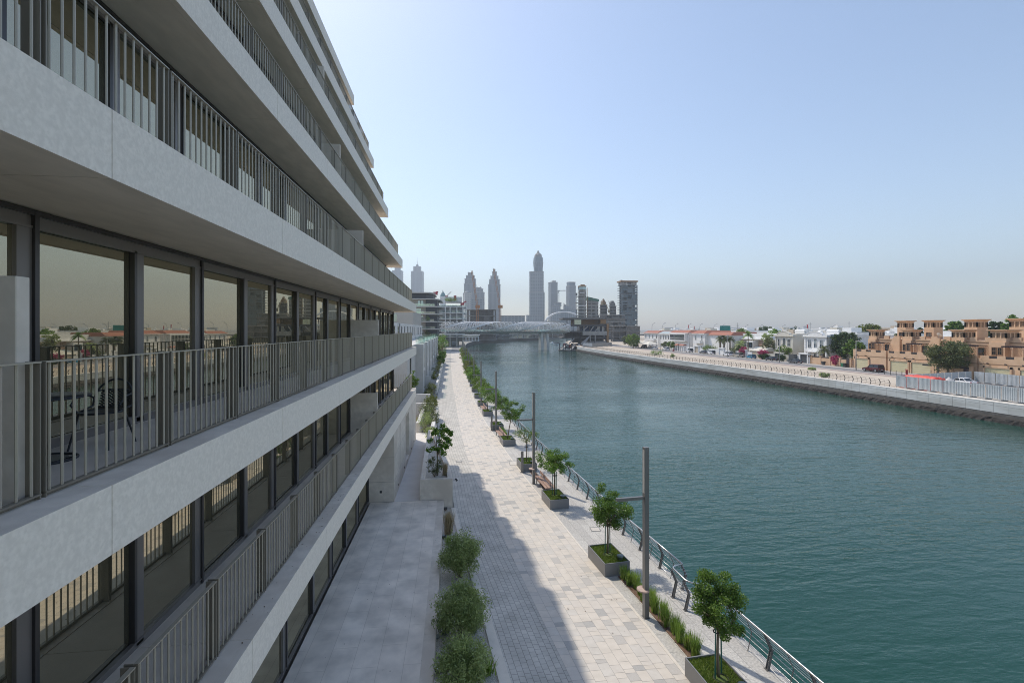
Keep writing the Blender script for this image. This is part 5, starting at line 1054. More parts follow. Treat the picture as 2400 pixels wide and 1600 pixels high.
skytree('dark tree filling the sky between the second and third back wind towers',2212,2262,743,150,'deep',209); skytree('small dark tree top peeking out beside the middle back wind tower',2150,2166,761,150,'dark',211)
skytree('tall dark green tree mass at the edge of the villa row above the hoarding',2350,2420,732,150,'deep',213,.7); skytree('tall dark tree beside the last back wind tower',2312,2362,743,158,'dark',215,.7)
bigtree('bushy green tree in the garden before the cream villa',110.5,Yx(1838,110.5),5.2,2.6,4,'lime',217,34,40,.4); bigtree('dark bushy tree beside the cream villa',112.5,Yx(1805,112.5),8.0,3.2,7,'olive',219,44,44,.45)
bigtree('pale-leaved tree over the modern villa roof',116,Yx(1798,116),9.4,2.6,4,'grey',221,30,40,.4); bigtree('light green tree behind the tall thin palm',128,Yx(1738,128),10.8,4,5,'lime',223,40,44,.5)
bigtree('bright green round street tree near the white car',106,Yx(1573,106),4.6,2.4,3.4,'lime',225,34,40,.45); bigtree('olive street tree beside the bright green one',106.5,Yx(1560,106.5),4.6,2.4,3.4,'olive',227,30,40,.45)
bigtree('green bushy tree beside the shade canopies',98,Yx(1484,98),8.4,4.8,7.4,'lime',229,54,50,.6); bigtree('duller wide tree standing beside the construction site',106,Yx(1500,106)+18,7.2,5,6,'olive',231,50,50,.6)
bigtree('round dark tree rising above the roofs behind the modern villa',190,Yx(1797,190),12.4,5,6,'dark',233,40,44,.7); bigtree('dark conical tree behind the two pediment villas',150,Yx(1862,150),12.0,2.8,7,'dark',235,34,44,.5)
shrub('garden_bush','white-flowered bush behind the white off-road cars','shrub',(108.6,Yx(1724,108.6),0),3.2,4.6,'olive',44,40,.35,.5,241,None,.1); shrub('garden_bush','leafy hedge over the wall before the balcony villa','shrub',(109.5,Yx(1664,109.5),0),3.5,3.6,'lime',40,40,.35,.5,242,None,.1)
for i,(lab,u,v,s,hh) in enumerate((('pink bougainvillea over the wall near the blue car',1741,819,1.9,3.8),('deep pink bougainvillea by the tan shed',1788,826,2.0,3.4),('pink bougainvillea spilling over the sandstone wall',1960,842,1.5,3.0))):
    shrub('bougainvillea',lab,'shrub',(107.4,Yx(u,107.4),0),s,hh,'pink',34,44,.3,.6,250+i,None,.2)
for i,(lab,x,y,s,hh) in enumerate((('low green bush on the quay among the curved posts',79.5,at(1508,833).y,3.0,2.0),('dry grey tuft bush by the quay fence',79.5,at(1556,838).y,1.0,1.3),('small dry bush by the fence near the red tarpaulin end',79.8,at(1893,884).y,1.2,.9),('small grey bush on the sand',91,at(1965,866).y,1.0,.5))):
    shrub('quay_bush',lab,'shrub',(x,y,0),s,hh,'grey' if i else 'mid',26,34,.3,.4,260+i,None,.2)
for i,(u,sz) in enumerate(((1787,1.5),(1796,1.4),(1832,1.3))): shrub('hedge',('dark clipped hedge block beside the dark saloon','dark clipped hedge block behind the dark saloon','small clipped hedge by the lamp post')[i],'hedge',(106.2,Yx(u,106.2),0),sz*1.1,2.0,'dark',30,40,.28,.6,270+i,None,0)
def palm(lab,x,y,h,L,k='olive',n=26,seed=1,name='palm_tree',tr=.22,fan=False):
    r=random.Random(seed); T=thing(name,lab,'palm',(x,y,0)); m=MB(); pr=[]
    for i in range(int(h/.35)+1): z=i*.35; pr+=[(tr*(1.25-.35*z/h),z),(tr*(1.05-.3*z/h),z+.3)]
    m.lathe(pr,9); m.build('trunk',[BARK],T); m=MB()
    for i in range(n):
        a=i*2.399; el=R(r.uniform(-25,75)); d=Vector((math.cos(a),math.sin(a),0)); pts=[]
        for j in range(8):
            t=j/7; s=L*t; pts.append(Vector((0,0,h))+d*s*math.cos(el)*(1-.12*t)+Vector((0,0,s*math.sin(el)-.55*L*t*t)))
        for j in range(7):
            p,q_=pts[j],pts[j+1]; sd=(q_-p).normalized().cross(Vector((0,0,1))); w=L*(.36 if not fan else .46)*math.sin(math.pi*(j+.7)/8.2)
            for s_ in (-1,1):
                for kk in range(3):
                    b0=p+(q_-p)*kk/3; tp=b0+sd*s_*w+(q_-p)*.8+Vector((0,0,-.12*w)); m.add([b0,b0+(q_-p)*.36,tp],[(0,1,2)])
    m.build('crown',[LF[k]],T)
palm('tall thin palm standing before the modern villa',109.5,Yx(1753.5,109.5),8.4,2.7,'mid',26,301,tr=.16)
palm('stout palm beside the white off-road cars, nearest the balcony villa',109,Yx(1688,109),6.6,2.7,'olive',28,303,fan=True,tr=.4); palm('stout palm in the middle of the pair by the lamp post',110,Yx(1697,110),6.8,2.8,'olive',28,305,fan=True,tr=.35); palm('palm behind the lamp post beside the stout pair',112,Yx(1711,112),6.6,2.6,'olive',26,307,fan=True,tr=.3)
palm('low wide date palm before the modern villa bay',110.5,Yx(1736,110.5),4.6,3.6,'grey',30,309); palm('palm with drooping fronds before the white pediment villa',109.3,Yx(1931,109.3),4.5,2.6,'olive',30,311,tr=.3)
# ------------------------------------------------------------------ houses, masts and lights further back
r=random.Random(77); BW=[VW,VC,WHT,VT]; cnt=0; sel=[]
feat=['with roof box','with water tank','with tall parapet','with stair hut','with roof hut','with roof tank']
colr=['white','cream','pale','tan']
for row,(X,hb) in enumerate(((138,8.2),(160,8.6),(188,8.8),(222,9.2),(270,9.6),(330,10.0))):
    y=118+row*14
    k=0
    while y<310+row*60:
        w=r.uniform(9,15)*(1+row*.12); dp=r.uniform(10,16); h=hb+r.uniform(-.9,.9); mi=r.choice([0,0,0,1,2,3]); fi=r.randrange(6); 
        T=thing('flat_roofed_house','%s flat-roofed house %s, %s of the %s row behind the villas'%(colr[mi],feat[fi],nth(k),ORD[row]),'house',(X+r.uniform(-4,4),y,0),0,'flat roofed houses behind the villa street'); mt=BW[mi]
        m=MB(); m.box(0,0,0,dp,w,h); m.build('wall',[mt],T); m=MB(); m.box(-.15,-.15,h,dp+.1,.1,h+.7); m.box(-.15,w-.1,h,dp+.1,w+.15,h+.7); m.box(-.15,.1,h,.1,w-.1,h+.7); m.build('roof_parapet',[mt],T)
        m=MB(); 
        if fi in (1,5): m.tube([(4,w*.3,h+.9),(4,w*.3+1.6,h+.9)],.7,8); 
        else: m.box(3,w*.4,h,7,w*.4+4,h+2.2)
        m.build('roof_tank' if fi in(1,5) else 'stair_hut',[VW if fi in (1,5) else mt],T)
        for j in range(int(w/3.4)):
            m=MB(); m.box(-.04,1.2+3.3*j,h-2.9,.02,2.5+3.3*j,h-1.2); m.build('window',[TWN],T)
        y+=w+r.uniform(2,7); k+=1
for i in range(16):
    X=r.choice([133,150,176,206,250,310,380]); y=120+ r.random()*(60+X*1.0); bigtree(('bushy','broad','round','ragged')[i%4]+' green tree among the back houses, '+nth(i)+' by distance along the rows',X,y,r.uniform(6.5,10.8),r.uniform(2.5,4.5),r.uniform(4.5,6.5),('deep','olive','mid','dark')[i%4],400+i,30,34,.7,'garden_tree','trees among the back houses')
HWY=mat('highway_steel',(.30,.32,.34),.5)
for i,(u,vt) in enumerate(((1528,757),(1553,757),(1583,758),(1614,758),(1640,758.5),(1673,759.5),(1692,760),(1747,760.5),(1780,761),(1833,761.5),(1884,762),(1950,762))):
    d=620; p=far(u,771,d); h=EYE-(vt-HY)/F*d; T=thing('highway_lamp','tall thin curved highway lamp beyond the roofs, '+nth(i)+' from the unfinished tower','highway lamp',(p.x,p.y,0),0,'curved highway lamps on the horizon'); m=MB(); m.tube([(0,0,0),(0,0,h*.7),(.3,-.3,h*.9),(2.2,-2,h)],.22,5); m.build('pole',[HWY],T); m=MB(); m.box(1.6,-2.6,h-.2,3.2,-1.6,h+.2); m.build('lamp_head',[HWY],T)
for i,(lab,u,vt,d) in enumerate((('lattice radio mast above the roofs behind the modern villa',1729,756,330),('thin lattice mast above the pediment villas',1899,755,360),('lattice mast above the broad olive tree',1990,753,420))):
    p=far(u,771,d); h=EYE-(vt-HY)/F*d; T=thing('radio_mast',lab,'mast',(p.x,p.y,0)); m=MB(); m.tube([(0,0,0),(0,0,h)],.16,5); m.build('pole',[HWY],T); m=MB(); m.bar((-1.6,0,h-1.2),(1.6,0,h-1.2),.1,.1); m.bar((-1,0,h-2.2),(1,0,h-2.2),.1,.1); m.build('antenna_arm',[HWY],T)
for i,(lab,u,vt,d) in enumerate((('small red flag on a pole above the gallery villa roof',1614.5,761,300),('red and black flag on a pole above the dark conical tree',1894,760,250),('small tilted flag on a roof pole behind the gallery villa',1628,764,300))):
    p=far(u,771,d); h=EYE-(vt-HY)/F*d; T=thing('flag_pole',lab,'flag',(p.x,p.y,0)); m=MB(); m.tube([(0,0,0),(0,0,h)],.06,5); m.build('pole',[HWY],T); m=MB(); m.box(-.03,0,h-2.0,.03,.9,h-.1); m.build('flag',[BL],T)
p=far(1702,764,260); T=thing('green_billboard','green board standing on a white roof beyond the palms','billboard',(p.x,p.y,0),R(-55)); m=MB(); m.box(-3.3,-.1,9.6,2.2,.1,12.3); m.build('board',[mat('board_green',(.02,.22,.19),.5)],T); m=MB(); m.box(-2.5,-.05,0,-2.3,.05,9.6); m.box(1.5,-.05,0,1.7,.05,9.6); m.build('support',[HWY],T)

for i,(lab,x,y,z) in enumerate((('pale satellite dish on the roof of the second sandstone villa',116,105.5,7.9),('small satellite dish on the roof of the end sandstone villa',117,115.5,7.9),('satellite dish on the roof of the cream pediment villa',118,Yx(1845,118),8.9))):
    T=thing('satellite_dish',lab,'satellite dish',(x,y,z),R(30)); m=MB(); m.tube([(0,0,0),(0,0,.9)],.05,6); m.build('mast',[HWY],T); m=MB(); m.lathe([(.05,0),(.35,.06),(.6,.2),(.62,.22)],14); d_=m.build('dish',[VC],T); d_.location=(0,0,1.0); d_.rotation_euler=(R(55),0,R(60))
# ================================================================== skyline, bridges and building sites
def facade(name,c1,c2,cm,bw,rh,mort,rough=.5,off=0.0):
    m=bpy.data.materials.new(name); m.use_nodes=True; nt=m.node_tree; p=nt.nodes['Principled BSDF']; p.inputs['Roughness'].default_value=rough
    g=nt.nodes.new('ShaderNodeNewGeometry'); sx=nt.nodes.new('ShaderNodeSeparateXYZ'); nt.links.new(g.outputs['Position'],sx.inputs[0]); ad=nt.nodes.new('ShaderNodeMath'); nt.links.new(sx.outputs[0],ad.inputs[0]); nt.links.new(sx.outputs[1],ad.inputs[1])
    cb=nt.nodes.new('ShaderNodeCombineXYZ'); nt.links.new(ad.outputs[0],cb.inputs[0]); nt.links.new(sx.outputs[2],cb.inputs[1])
    b=nt.nodes.new('ShaderNodeTexBrick'); nt.links.new(cb.outputs[0],b.inputs['Vector']); b.offset=off; b.inputs['Scale'].default_value=1; b.inputs['Brick Width'].default_value=bw; b.inputs['Row Height'].default_value=rh; b.inputs['Mortar Size'].default_value=mort; b.inputs['Bias'].default_value=-.1
    b.inputs['Color1'].default_value=(*c1,1); b.inputs['Color2'].default_value=(*c2,1); b.inputs['Mortar'].default_value=(*cm,1); nt.links.new(b.outputs['Color'],p.inputs['Base Color']); MATS[name]=m; return m
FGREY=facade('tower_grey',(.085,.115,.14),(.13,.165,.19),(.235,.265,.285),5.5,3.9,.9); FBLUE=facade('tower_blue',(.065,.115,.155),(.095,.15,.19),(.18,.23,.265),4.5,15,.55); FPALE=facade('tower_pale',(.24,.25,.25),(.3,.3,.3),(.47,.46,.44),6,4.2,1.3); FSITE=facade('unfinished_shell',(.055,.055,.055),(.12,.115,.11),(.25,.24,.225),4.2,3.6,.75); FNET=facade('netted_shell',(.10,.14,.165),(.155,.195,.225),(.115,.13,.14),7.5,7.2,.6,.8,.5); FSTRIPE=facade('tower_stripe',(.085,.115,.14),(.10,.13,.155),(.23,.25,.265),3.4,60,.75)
CONC=mat('raw_concrete',(.27,.26,.245),.9,c2=(.35,.34,.32),scale=.5); DCON=mat('dark_concrete',(.10,.095,.09),.9,c2=(.16,.15,.14),scale=.6); DSTEEL=mat('dark_steel',(.05,.05,.055),.6); GNET=mat('green_net',(.06,.16,.12),.9); ORNG=mat('crane_orange',(.42,.17,.05),.6); CREAMW=mat('formwork_brown',(.30,.18,.09),.9)
def span(u0,u1,d):
    a,b=far(u0,HY,d),far(u1,HY,d); return (a+b)/2,(b-a).length
def zz(v,d): return EYE-(v-HY)/F*d
def tower(lab,d,tiers,mt,rz=0,name='tower',extras=(),depth=.9,grp='distant towers'):
    u0=min(t[0] for t in tiers); u1=max(t[1] for t in tiers); c,w=span(u0,u1,d); T=thing(name,lab,'tower',(c.x,c.y,0),-TH+rz,grp); ct,cw=span(u0,u1,d)
    lo=0
    for i,(a,b,v) in enumerate(tiers):
        cc,ww=span(a,b,d); dx=((cc-c).x*CT-(cc-c).y*ST); s=MB(); z=zz(v,d); k=1/(abs(math.cos(rz))+depth*abs(math.sin(rz)))
        s.box(dx-ww/2*k,-ww/2*depth*k,0 if i==0 or dx-ww/2*k<-1e9 else lo,dx+ww/2*k,ww/2*depth*k,z); s.build('tier',[mt if not isinstance(mt,(list,tuple)) else mt[i%len(mt)]],T)
        s=MB(); s.box(dx-ww/2*k-.6,-ww/2*depth*k-.6,z,dx+ww/2*k+.6,ww/2*depth*k+.6,z+1.2); s.build('parapet',[CONC],T); lo=z-20 if i<0 else z-.02*0
        if i==0: lo=z
    for (kind,u,v0,v1,r) in extras:
        cc=far(u,HY,d)-c; dx=cc.x*CT-cc.y*ST; z0,z1=zz(v0,d),zz(v1,d); s=MB(); R0=r/F*d
        if kind=='spire': s.tube([(dx,0,z0),(dx,0,z1)],[R0,R0*.25],6)
        elif kind=='dome': s.lathe([(R0*math.cos(t),(z1-z0)*math.sin(t)) for t in [i*math.pi/16 for i in range(8)]]+[(R0*.05,(z1-z0))],14,(dx,0,z0))
        elif kind=='cone': s.lathe([(R0,0),(R0*.55,(z1-z0)*.5),(R0*.12,z1-z0)],10,(dx,0,z0))
        elif kind=='box': s.box(dx-R0,-R0,z0,dx+R0,R0,z1)
        s.build({'spire':'spire','dome':'dome','cone':'crown','box':'roof_block'}[kind],[CONC if kind!='dome' else FBLUE],T)
    return T
tower('grey tower with stepped square crown half hidden by the balconies',2300,[(921,943,635),(926,938,619)],FGREY,0,extras=(('dome',932,619,611,3),('spire',932,611,600,.5)))
tower('tall grey tower with crenellated crown, small dome and spire behind the banded building',2300,[(965.5,991.5,637),(970,986,625.5)],FGREY,0,extras=(('dome',978,625,618.5,3.2),('spire',978,619,604,.55),('box',966.5,637,635.5,.8),('box',990.5,637,635.5,.8)))
def stepped(lab,d,tiers,mt,ex): 
    # nested setbacks: every tier stands on the one below
    return tower(lab,d,tiers,mt,0,extras=ex)
stepped('stepped grey tower with flat notched top behind the luffing crane',1500,[(1087,1117,690),(1088.7,1115.5,666.6),(1090,1114.7,654.7),(1093,1112,646.7),(1097,1107.5,640)],FSTRIPE,(('box',1098,640,637.5,.9),('box',1106.3,640,637.5,.9)))
stepped('stepped grey tower tapering to a narrow offset top, the second of the stepped pair',1500,[(1144.8,1172.8,668),(1147,1171,656),(1150,1168,648),(1153.8,1164.5,637.5),(1155.8,1161,631.8)],FSTRIPE,(('box',1157,631.8,628.5,.7),))
stepped('lower stepped tower with two roof drums standing against the tall stepped one',1450,[(1110,1135,686),(1113,1132,678),(1116,1128,674.7)],FSTRIPE,(('dome',1118.2,674.7,671.5,1.2),('dome',1126.5,674.7,671.5,1.2)))
tower('pale ribbed tower block with rounded top in front of the stepped tower',1150,[(1086.5,1105.5,686)],FPALE,.25,extras=(('dome',1096,686,682,8),('box',1086,690,687,.8)))
tower('wide grey office block below the stepped towers',1100,[(1104,1134.5,700)],FGREY,0,depth=.5,extras=(('box',1126,700,698,4),))
# the tallest tower
T=tower('tallest grey tower with bulging top and pointed unfinished crown',1350,[(1240.8,1273.4,686),(1241,1273.3,638.7)],FGREY,0,extras=(('box',1247,738,700,0.1),))
d=1350; c,_=span(1240.8,1273.4,d); cc,ww=span(1250.4,1272.7,d); dx=((cc-c).x*CT-(cc-c).y*ST); s=MB(); h0,h1=zz(638.7,d),zz(603,d); s.lathe([(ww*.485,0),(ww*.47,(h1-h0)*.2),(ww*.53,(h1-h0)*.6),(ww*.50,(h1-h0)*.9),(ww*.45,h1-h0)],8,(dx,0,h0)); s.build('bulging_top',[FBLUE],T)
cc,_=span(1261.3,1261.3,d); dx=((cc-c).x*CT-(cc-c).y*ST); s=MB(); s.lathe([(ww*.42,0),(ww*.36,zz(597,d)-h1),(ww*.2,zz(593,d)-h1),(ww*.13,zz(592.9,d)-h1),(ww*.1,zz(588,d)-h1)],8,(dx,0,h1)); s.build('crown',[FSITE],T)
cc,w2=span(1268,1275.6,d); dx=((cc-c).x*CT-(cc-c).y*ST); s=MB(); s.box(dx-w2/2,-16,0,dx+w2/2,14,zz(685.3,d)); s.build('tier',[FBLUE],T)
tower('low glazed podium block at the foot of the tallest tower',1250,[(1233.5,1270,739.5)],FGREY,0,name='podium_block',depth=.6)
tower('blue glass tower with slanted top next to the tallest tower',1500,[(1285.5,1306.4,662.5)],[FSTRIPE],.3,extras=(('box',1298,662,658,4),('spire',1297.5,658,655.5,.3)))
tower('grey square tower with darker capped top beside the thin crane',1500,[(1327.5,1349,671),(1328.6,1348,662)],[FSTRIPE,FBLUE],.35)
tower('short dark tower with overhanging top under the thin crane',1300,[(1294,1313,718),(1299.5,1315,710)],FGREY,0); tower('long low block behind the white arch',1350,[(1305,1352,726)],FBLUE,0,depth=.3); tower('small mid-height block at the foot of the capped tower',1400,[(1321,1341,718)],FGREY,0)
tower('long low office block beyond the footbridge',900,[(1172,1230,741)],FGREY,0,depth=.3,name='office_block'); tower('flat low building between office block and podium',1000,[(1185,1290,755)],FPALE,0,depth=.2,name='low_block'); tower('stacked glass roofs building under the arch',800,[(1262,1330,759),(1266,1312,754)],FPALE,0,depth=.3,name='low_block')
T=thing('domed_building','white drum with pointed teal dome behind the wavy building','building',far(1038,HY,700)*1.0,0); T.location.z=0; s=MB(); d=700; s.lathe([(4.2,30),(4.2,zz(695,d)),(4.4,zz(694.8,d))],14); s.build('drum',[WHT],T); s=MB(); s.lathe([(3.9,zz(694.8,d)),(3.6,zz(691,d)),(2.2,zz(686.5,d)),(.7,zz(683.5,d)),(.15,zz(679,d))],14); s.build('dome',[mat('teal_dome',(.14,.27,.29),.5)],T)
# unfinished buildings
def shell(lab,d,u0,u1,vt,floors,rz=0,depth=.7,name='unfinished_building',base=0.0,colw=.7,mt=None,wall=.6,jag=0,seed=1,sl=None):
    c,w=span(u0,u1,d); r=random.Random(seed); T=thing(name,lab,'building site',(c.x,c.y,0),-TH+rz); H=zz(vt,d); k=1/(abs(math.cos(rz))+depth*abs(math.sin(rz))); w*=k; dp=w*depth; fh=(H-base)/floors
    for f in range(floors+1):
        s=MB(); j=r.uniform(-jag,jag); z=base+fh*f; s.box(-w/2-j,-dp/2-j,z-.35,w/2+j*.6,dp/2,z+.05) if f else s.box(-w/2,-dp/2,0,w/2,dp/2,.2); s.build('floor_slab',[sl or CONC],T)
        if f==floors: break
        s=MB(); n=max(3,int(w/5.5))
        for i in range(n+1): 
            for yy in (-dp/2+.5,0): s.box(-w/2+.3+(w-1.3)*i/n,yy,z+.05,-w/2+.3+(w-1.3)*i/n+colw,yy+colw,z+fh-.34)
        s.box(-w/2*.8,-dp*.15,z+.05,w/2*.8,dp*.4,z+fh-.34); 
        for i in range(n):
            if r.random()<wall: s.box(-w/2+.3+(w-1.3)*i/n+colw,-dp/2+.7,z+.05,-w/2+.3+(w-1.3)*(i+1)/n,-dp/2+.9,z+fh*r.choice([.45,.9,.9]))
        s.build('storey',[mt or DCON],T)
    return T
shell('unfinished dark concrete block with brown netting behind the wavy building',480,1096,1163,726,5,wall=.3,seed=3)
T9=shell('unfinished square concrete tower with twin core top at the end of the skyline',560,1449.7,1491.5,669.5,22,.12,.8,wall=.9,mt=FNET,seed=4,colw=.9,sl=FNET)
d=560; c,_=span(1449.7,1491.5,d)
s=MB(); w=20.5; s.box(-9,-7,zz(669,d),-3.3,5,zz(660,d)); s.box(1.5,-7,zz(669,d),8.2,5,zz(660,d)); s.build('core_top',[FSITE],T9); s=MB(); s.box(-10.5,-8,zz(662,d),9.6,6,zz(659,d)); s.build('cap_slab',[CREAMW],T9)
T8=thing('unfinished_curved_tower','unfinished curved tower with white slab edges and brown crown by the arch','building site',far(1364,HY,520),-TH); T8.location.z=0; d=520
nf=21
for f in range(nf):
    z=4+3.4*f; wx=11.2 if f<9 else 8.6 if f<13 else 5.2; ex=-(1.8+1.2*math.sin(f*2.1)) if f<13 else 0; 
    if z>zz(676,d): break
    po=[(-wx*.5+ex,4),(-wx*.5+ex,-2)]+[(-1+wx*.55*math.cos(t)*.9+.5,-4-3.0*math.sin(t)) for t in [math.pi-i*math.pi/8 for i in range(9)]]+[(5.2,4)]
    s=MB(); s.prism(po,z,z+.5); s.build('floor_slab',[WHT if f%2 else CONC],T8)
    s=MB(); s.prism([(-3.6+.0,3),(-3.6,-3.2),(0,-5.4),(3.6,-4),(4.4,3)],z+.5,z+3.4); s.build('storey',[GLASSB if f in (14,15,17) else FSITE],T8)
s=MB(); zt=4+3.4*f; s.prism([(-4,3),(-4,-3),(0,-5.4),(4,-4),(4.6,3)],zt,zt+1.2); s.prism([(-1.5,2),(-1.5,-2),(1.5,-3),(3.6,2)],zt+1.2,zt+2.6); s.build('crown',[CREAMW],T8); s=MB(); s.box(4.6,-4,0,5.2,-2.5,zt-1); s.build('hoist',[CREAMW],T8)
W8=shell('unfinished grey wing beside the curved tower with green netting on top',525,1376,1401,702,12,0,1.0,wall=.95,mt=FSITE,seed=6,jag=.5); s=MB(); s.add([(-6,-6,zz(704,525)),(6,-6,zz(707,525)),(6,6,zz(707,525)),(-6,6,zz(704,525)),(-6,-6,zz(696,525)),(6,-6,zz(702,525)),(6,6,zz(702,525)),(-6,6,zz(696,525))],[(0,3,2,1),(4,5,6,7),(0,1,5,4),(1,2,6,5),(2,3,7,6),(3,0,4,7)]); s.build('netting',[GNET],W8)
for lab,u0,u1,vt,fl,dd,sd in (('low unfinished block between curved tower and square tower',1402,1462,738,7,500,8),('unfinished podium with open columns before the square tower',1432,1496,764,3,420,9),('jagged unfinished block with a heap of formwork on top',1406,1423,714,11,540,10),('dark unfinished block with a pointed scaffold top',1428,1444,717,11,530,11),('grey unfinished podium behind the waterside structure',1352,1408,744,4,430,12)):
    S_=shell(lab,dd,u0,u1,vt,fl,0,.6,wall=.5,seed=sd,jag=.6)
    if sd in (10,11):
        r=random.Random(sd); s=MB(); z=zz(vt,dd)
        for i in range(9): x=r.uniform(-3.4,3.0); s.bar((x,r.uniform(-2,2),z),(x+r.uniform(-1.4,1.4),r.uniform(-2,2),z+r.uniform(2,7)),.45,.45)
        s.box(-3,-2,z,2.5,2,z+2.2); s.frustum(-2.2,-2,2.4,2,z+2.2,-.6,-.5,.8,.5,z+5.5); s.build('formwork',[CREAMW if sd==10 else DCON],S_)
# the waterside structure on the right bank corner
d=330; c,_=span(1315,1418,d); T=thing('waterside_structure','unfinished steel and concrete waterside pavilion with cantilevered decks','building site',(c.x,c.y,0),-TH); ux=lambda u:(u-1366.5)/F*d
def wsb(n,u0,u1,v0,v1,y0,y1,mt): s=MB(); s.box(ux(u0),y0,zz(v1,d),ux(u1),y1,zz(v0,d)); return s.build(n,[mt],T)
wsb('roof_slab',1315.5,1416,745.5,748.8,-9,14,DCON); wsb('roof_slab',1337,1414,744.4,745.6,-6,12,CONC); wsb('deck',1318,1416,761,764.5,-8,14,DSTEEL); wsb('deck',1315,1395,775.5,778,-9,14,DCON); wsb('concrete_beam',1361,1416,776,785,-9.5,12,CONC); wsb('deck',1314,1420,789.5,792,-7,14,DCON)
wsb('inner_wall',1342,1403,749,761,0,10,CREAMW); wsb('inner_wall',1364,1413,764.6,776,0,10,mat('blue_sheet',(.04,.075,.17),.7)); wsb('inner_wall',1324,1360,778,789,1,11,DCON); wsb('inner_wall',1345,1416,785.5,803,2,12,DCON); wsb('glazed_front',1346,1362,749,760.5,-.6,-.1,GLASSB); wsb('tower_column',1416,1420.6,759,804,-9,-6,CREAMW); wsb('formwork',1403,1416,748,759,-7,4,CREAMW)
wsb('white_panel',1366.5,1370,764.6,776,-1,-.4,WHT); wsb('white_panel',1399,1406,764.6,776,-1,-.4,WHT); wsb('white_panel',1410,1414,764.6,776,-1,-.4,WHT)
for u in (1326,1340,1356,1378,1391,1414): wsb('column',u-.7,u+.7,748.8 if u<1350 else 764.5,805,-7.5,-6.8,DSTEEL)
for u in (1379,1390): wsb('column',u-1.2,u+1.2,785,805,-9,-8,CONC)
for (a,b,vv,w_) in ((1361,1373,776,765),(1379,1386,776,765),(1390,1399,776,765),(1342,1352,776,765)): s=MB(); s.bar((ux(a),-8.6,zz(vv,d)),(ux(b),-8.6,zz(w_,d)),.5,.5); s.build('brace',[HOF],T)
for (a,b,v0,v1) in ((1354,1378,806,786.5),(1358,1379,807,787),(1327,1342,805,793)): s=MB(); s.bar((ux(a),-17,zz(v0,d-17)),(ux(b),-8,zz(v1,d-8)),.5,.5); s.build('raking_strut',[HOF],T)
s=MB(); s.box(ux(1360),-8,0,ux(1418),14,2.6); s.build('plinth_wall',[CONC],T)
r=random.Random(2)
for i in range(16):
    u=1315+i*2.6; m_=(BL,ORNG,DSTEEL,WHT,CONC)[i%5]; s=MB(); x=ux(u)+r.uniform(-.5,.5); s.box(x-.5,-16,-1.2,x+.7,-14.6,r.uniform(.1,1.4)); s.build('stacked_material',[m_],T)
s=MB(); s.box(ux(1311),-17,-1.9,ux(1362),-7,-1.2); s.build('platform',[DCON],T)
# jetty with piles and gangways
T=thing('jetty','dark floating jetty with piles and sloping gangways before the waterside structure','jetty',(*far(1332,HY,300)[:2],-2.8),-TH); k=300/F
s=MB(); s.box(-6.0,-2.5,.1,5.5,1.5,.7); s.build('pontoon',[DCON],T)
for u in (1312,1319,1326,1339,1346,1350): s=MB(); x=(u-1332)*k; s.tube([(x,-2.3 if u%2 else 1.0,-1),(x,-2.3 if u%2 else 1.0,4.6)],.28,8); s.build('pile',[DSTEEL],T)
for x in (-4.6,1.2): s=MB(); s.bar((x,-2,.8),(x+3.6,3.5,3.4),1.3,.15); s.bar((x,-2,1.9),(x+3.6,3.5,4.5),.12,.12); s.build('gangway',[HOF],T)
def boat(lab,u,v,cabin):
    p=at(u,v,-2.8); T=thing('motorboat',lab,'boat',p,R(20),'boats moored by the jetty'); m=MB(); po=[(-1.2,-3),(1.2,-3),(1.3,0),(.9,2.2),(0,3.6),(-.9,2.2),(-1.3,0)]; n=len(po); m.add([(x*.75,y*.92,-.1) for x,y in po]+[(x,y,.95) for x,y in po],[tuple(range(n))[::-1],tuple(range(n,2*n))]+[(i,(i+1)%n,n+(i+1)%n,n+i) for i in range(n)]); m.build('hull',[PW],T)
    m=MB(); m.frustum(-.8,-1.6,.8,1.0,.95,-.65,-1.3,.65,.3,2.1 if cabin else 1.6); m.build('cabin',[PW if cabin else PG],T); m=MB(); m.frustum(-.82,-1.2,.82,1.02,1.3,-.72,-1.1,.72,.6,1.8); m.build('windscreen',[CGL],T)
boat('small white cabin boat moored outermost by the jetty',1293,806,True); boat('small open white boat beside the cabin boat',1301,808,False); boat('dark-topped boat moored against the jetty piles',1308,807,False)
# pale site hoardings on the bank corner
for i,(u,v) in enumerate(((1372,812.8),(1382,813.2),(1394,813),(1406,812.5),(1418,811.5),(1428,811))):
    p=at(u,v); T=thing('site_hoarding','pale site hoarding section at the bank corner, '+nth(i)+' from the jetty','hoarding',p,R(90)-TH,'pale hoardings at the bank corner'); m=MB(); m.box(-.05,-1.55,.1,.05,1.55,2.3); m.build('sheet',[HOA if i<2 else CONC],T); m=MB(); m.box(-.4,-1.4,0,.6,-1.0,.12); m.box(-.4,1.0,0,.6,1.4,.12); m.build('foot_block',[HOF],T)
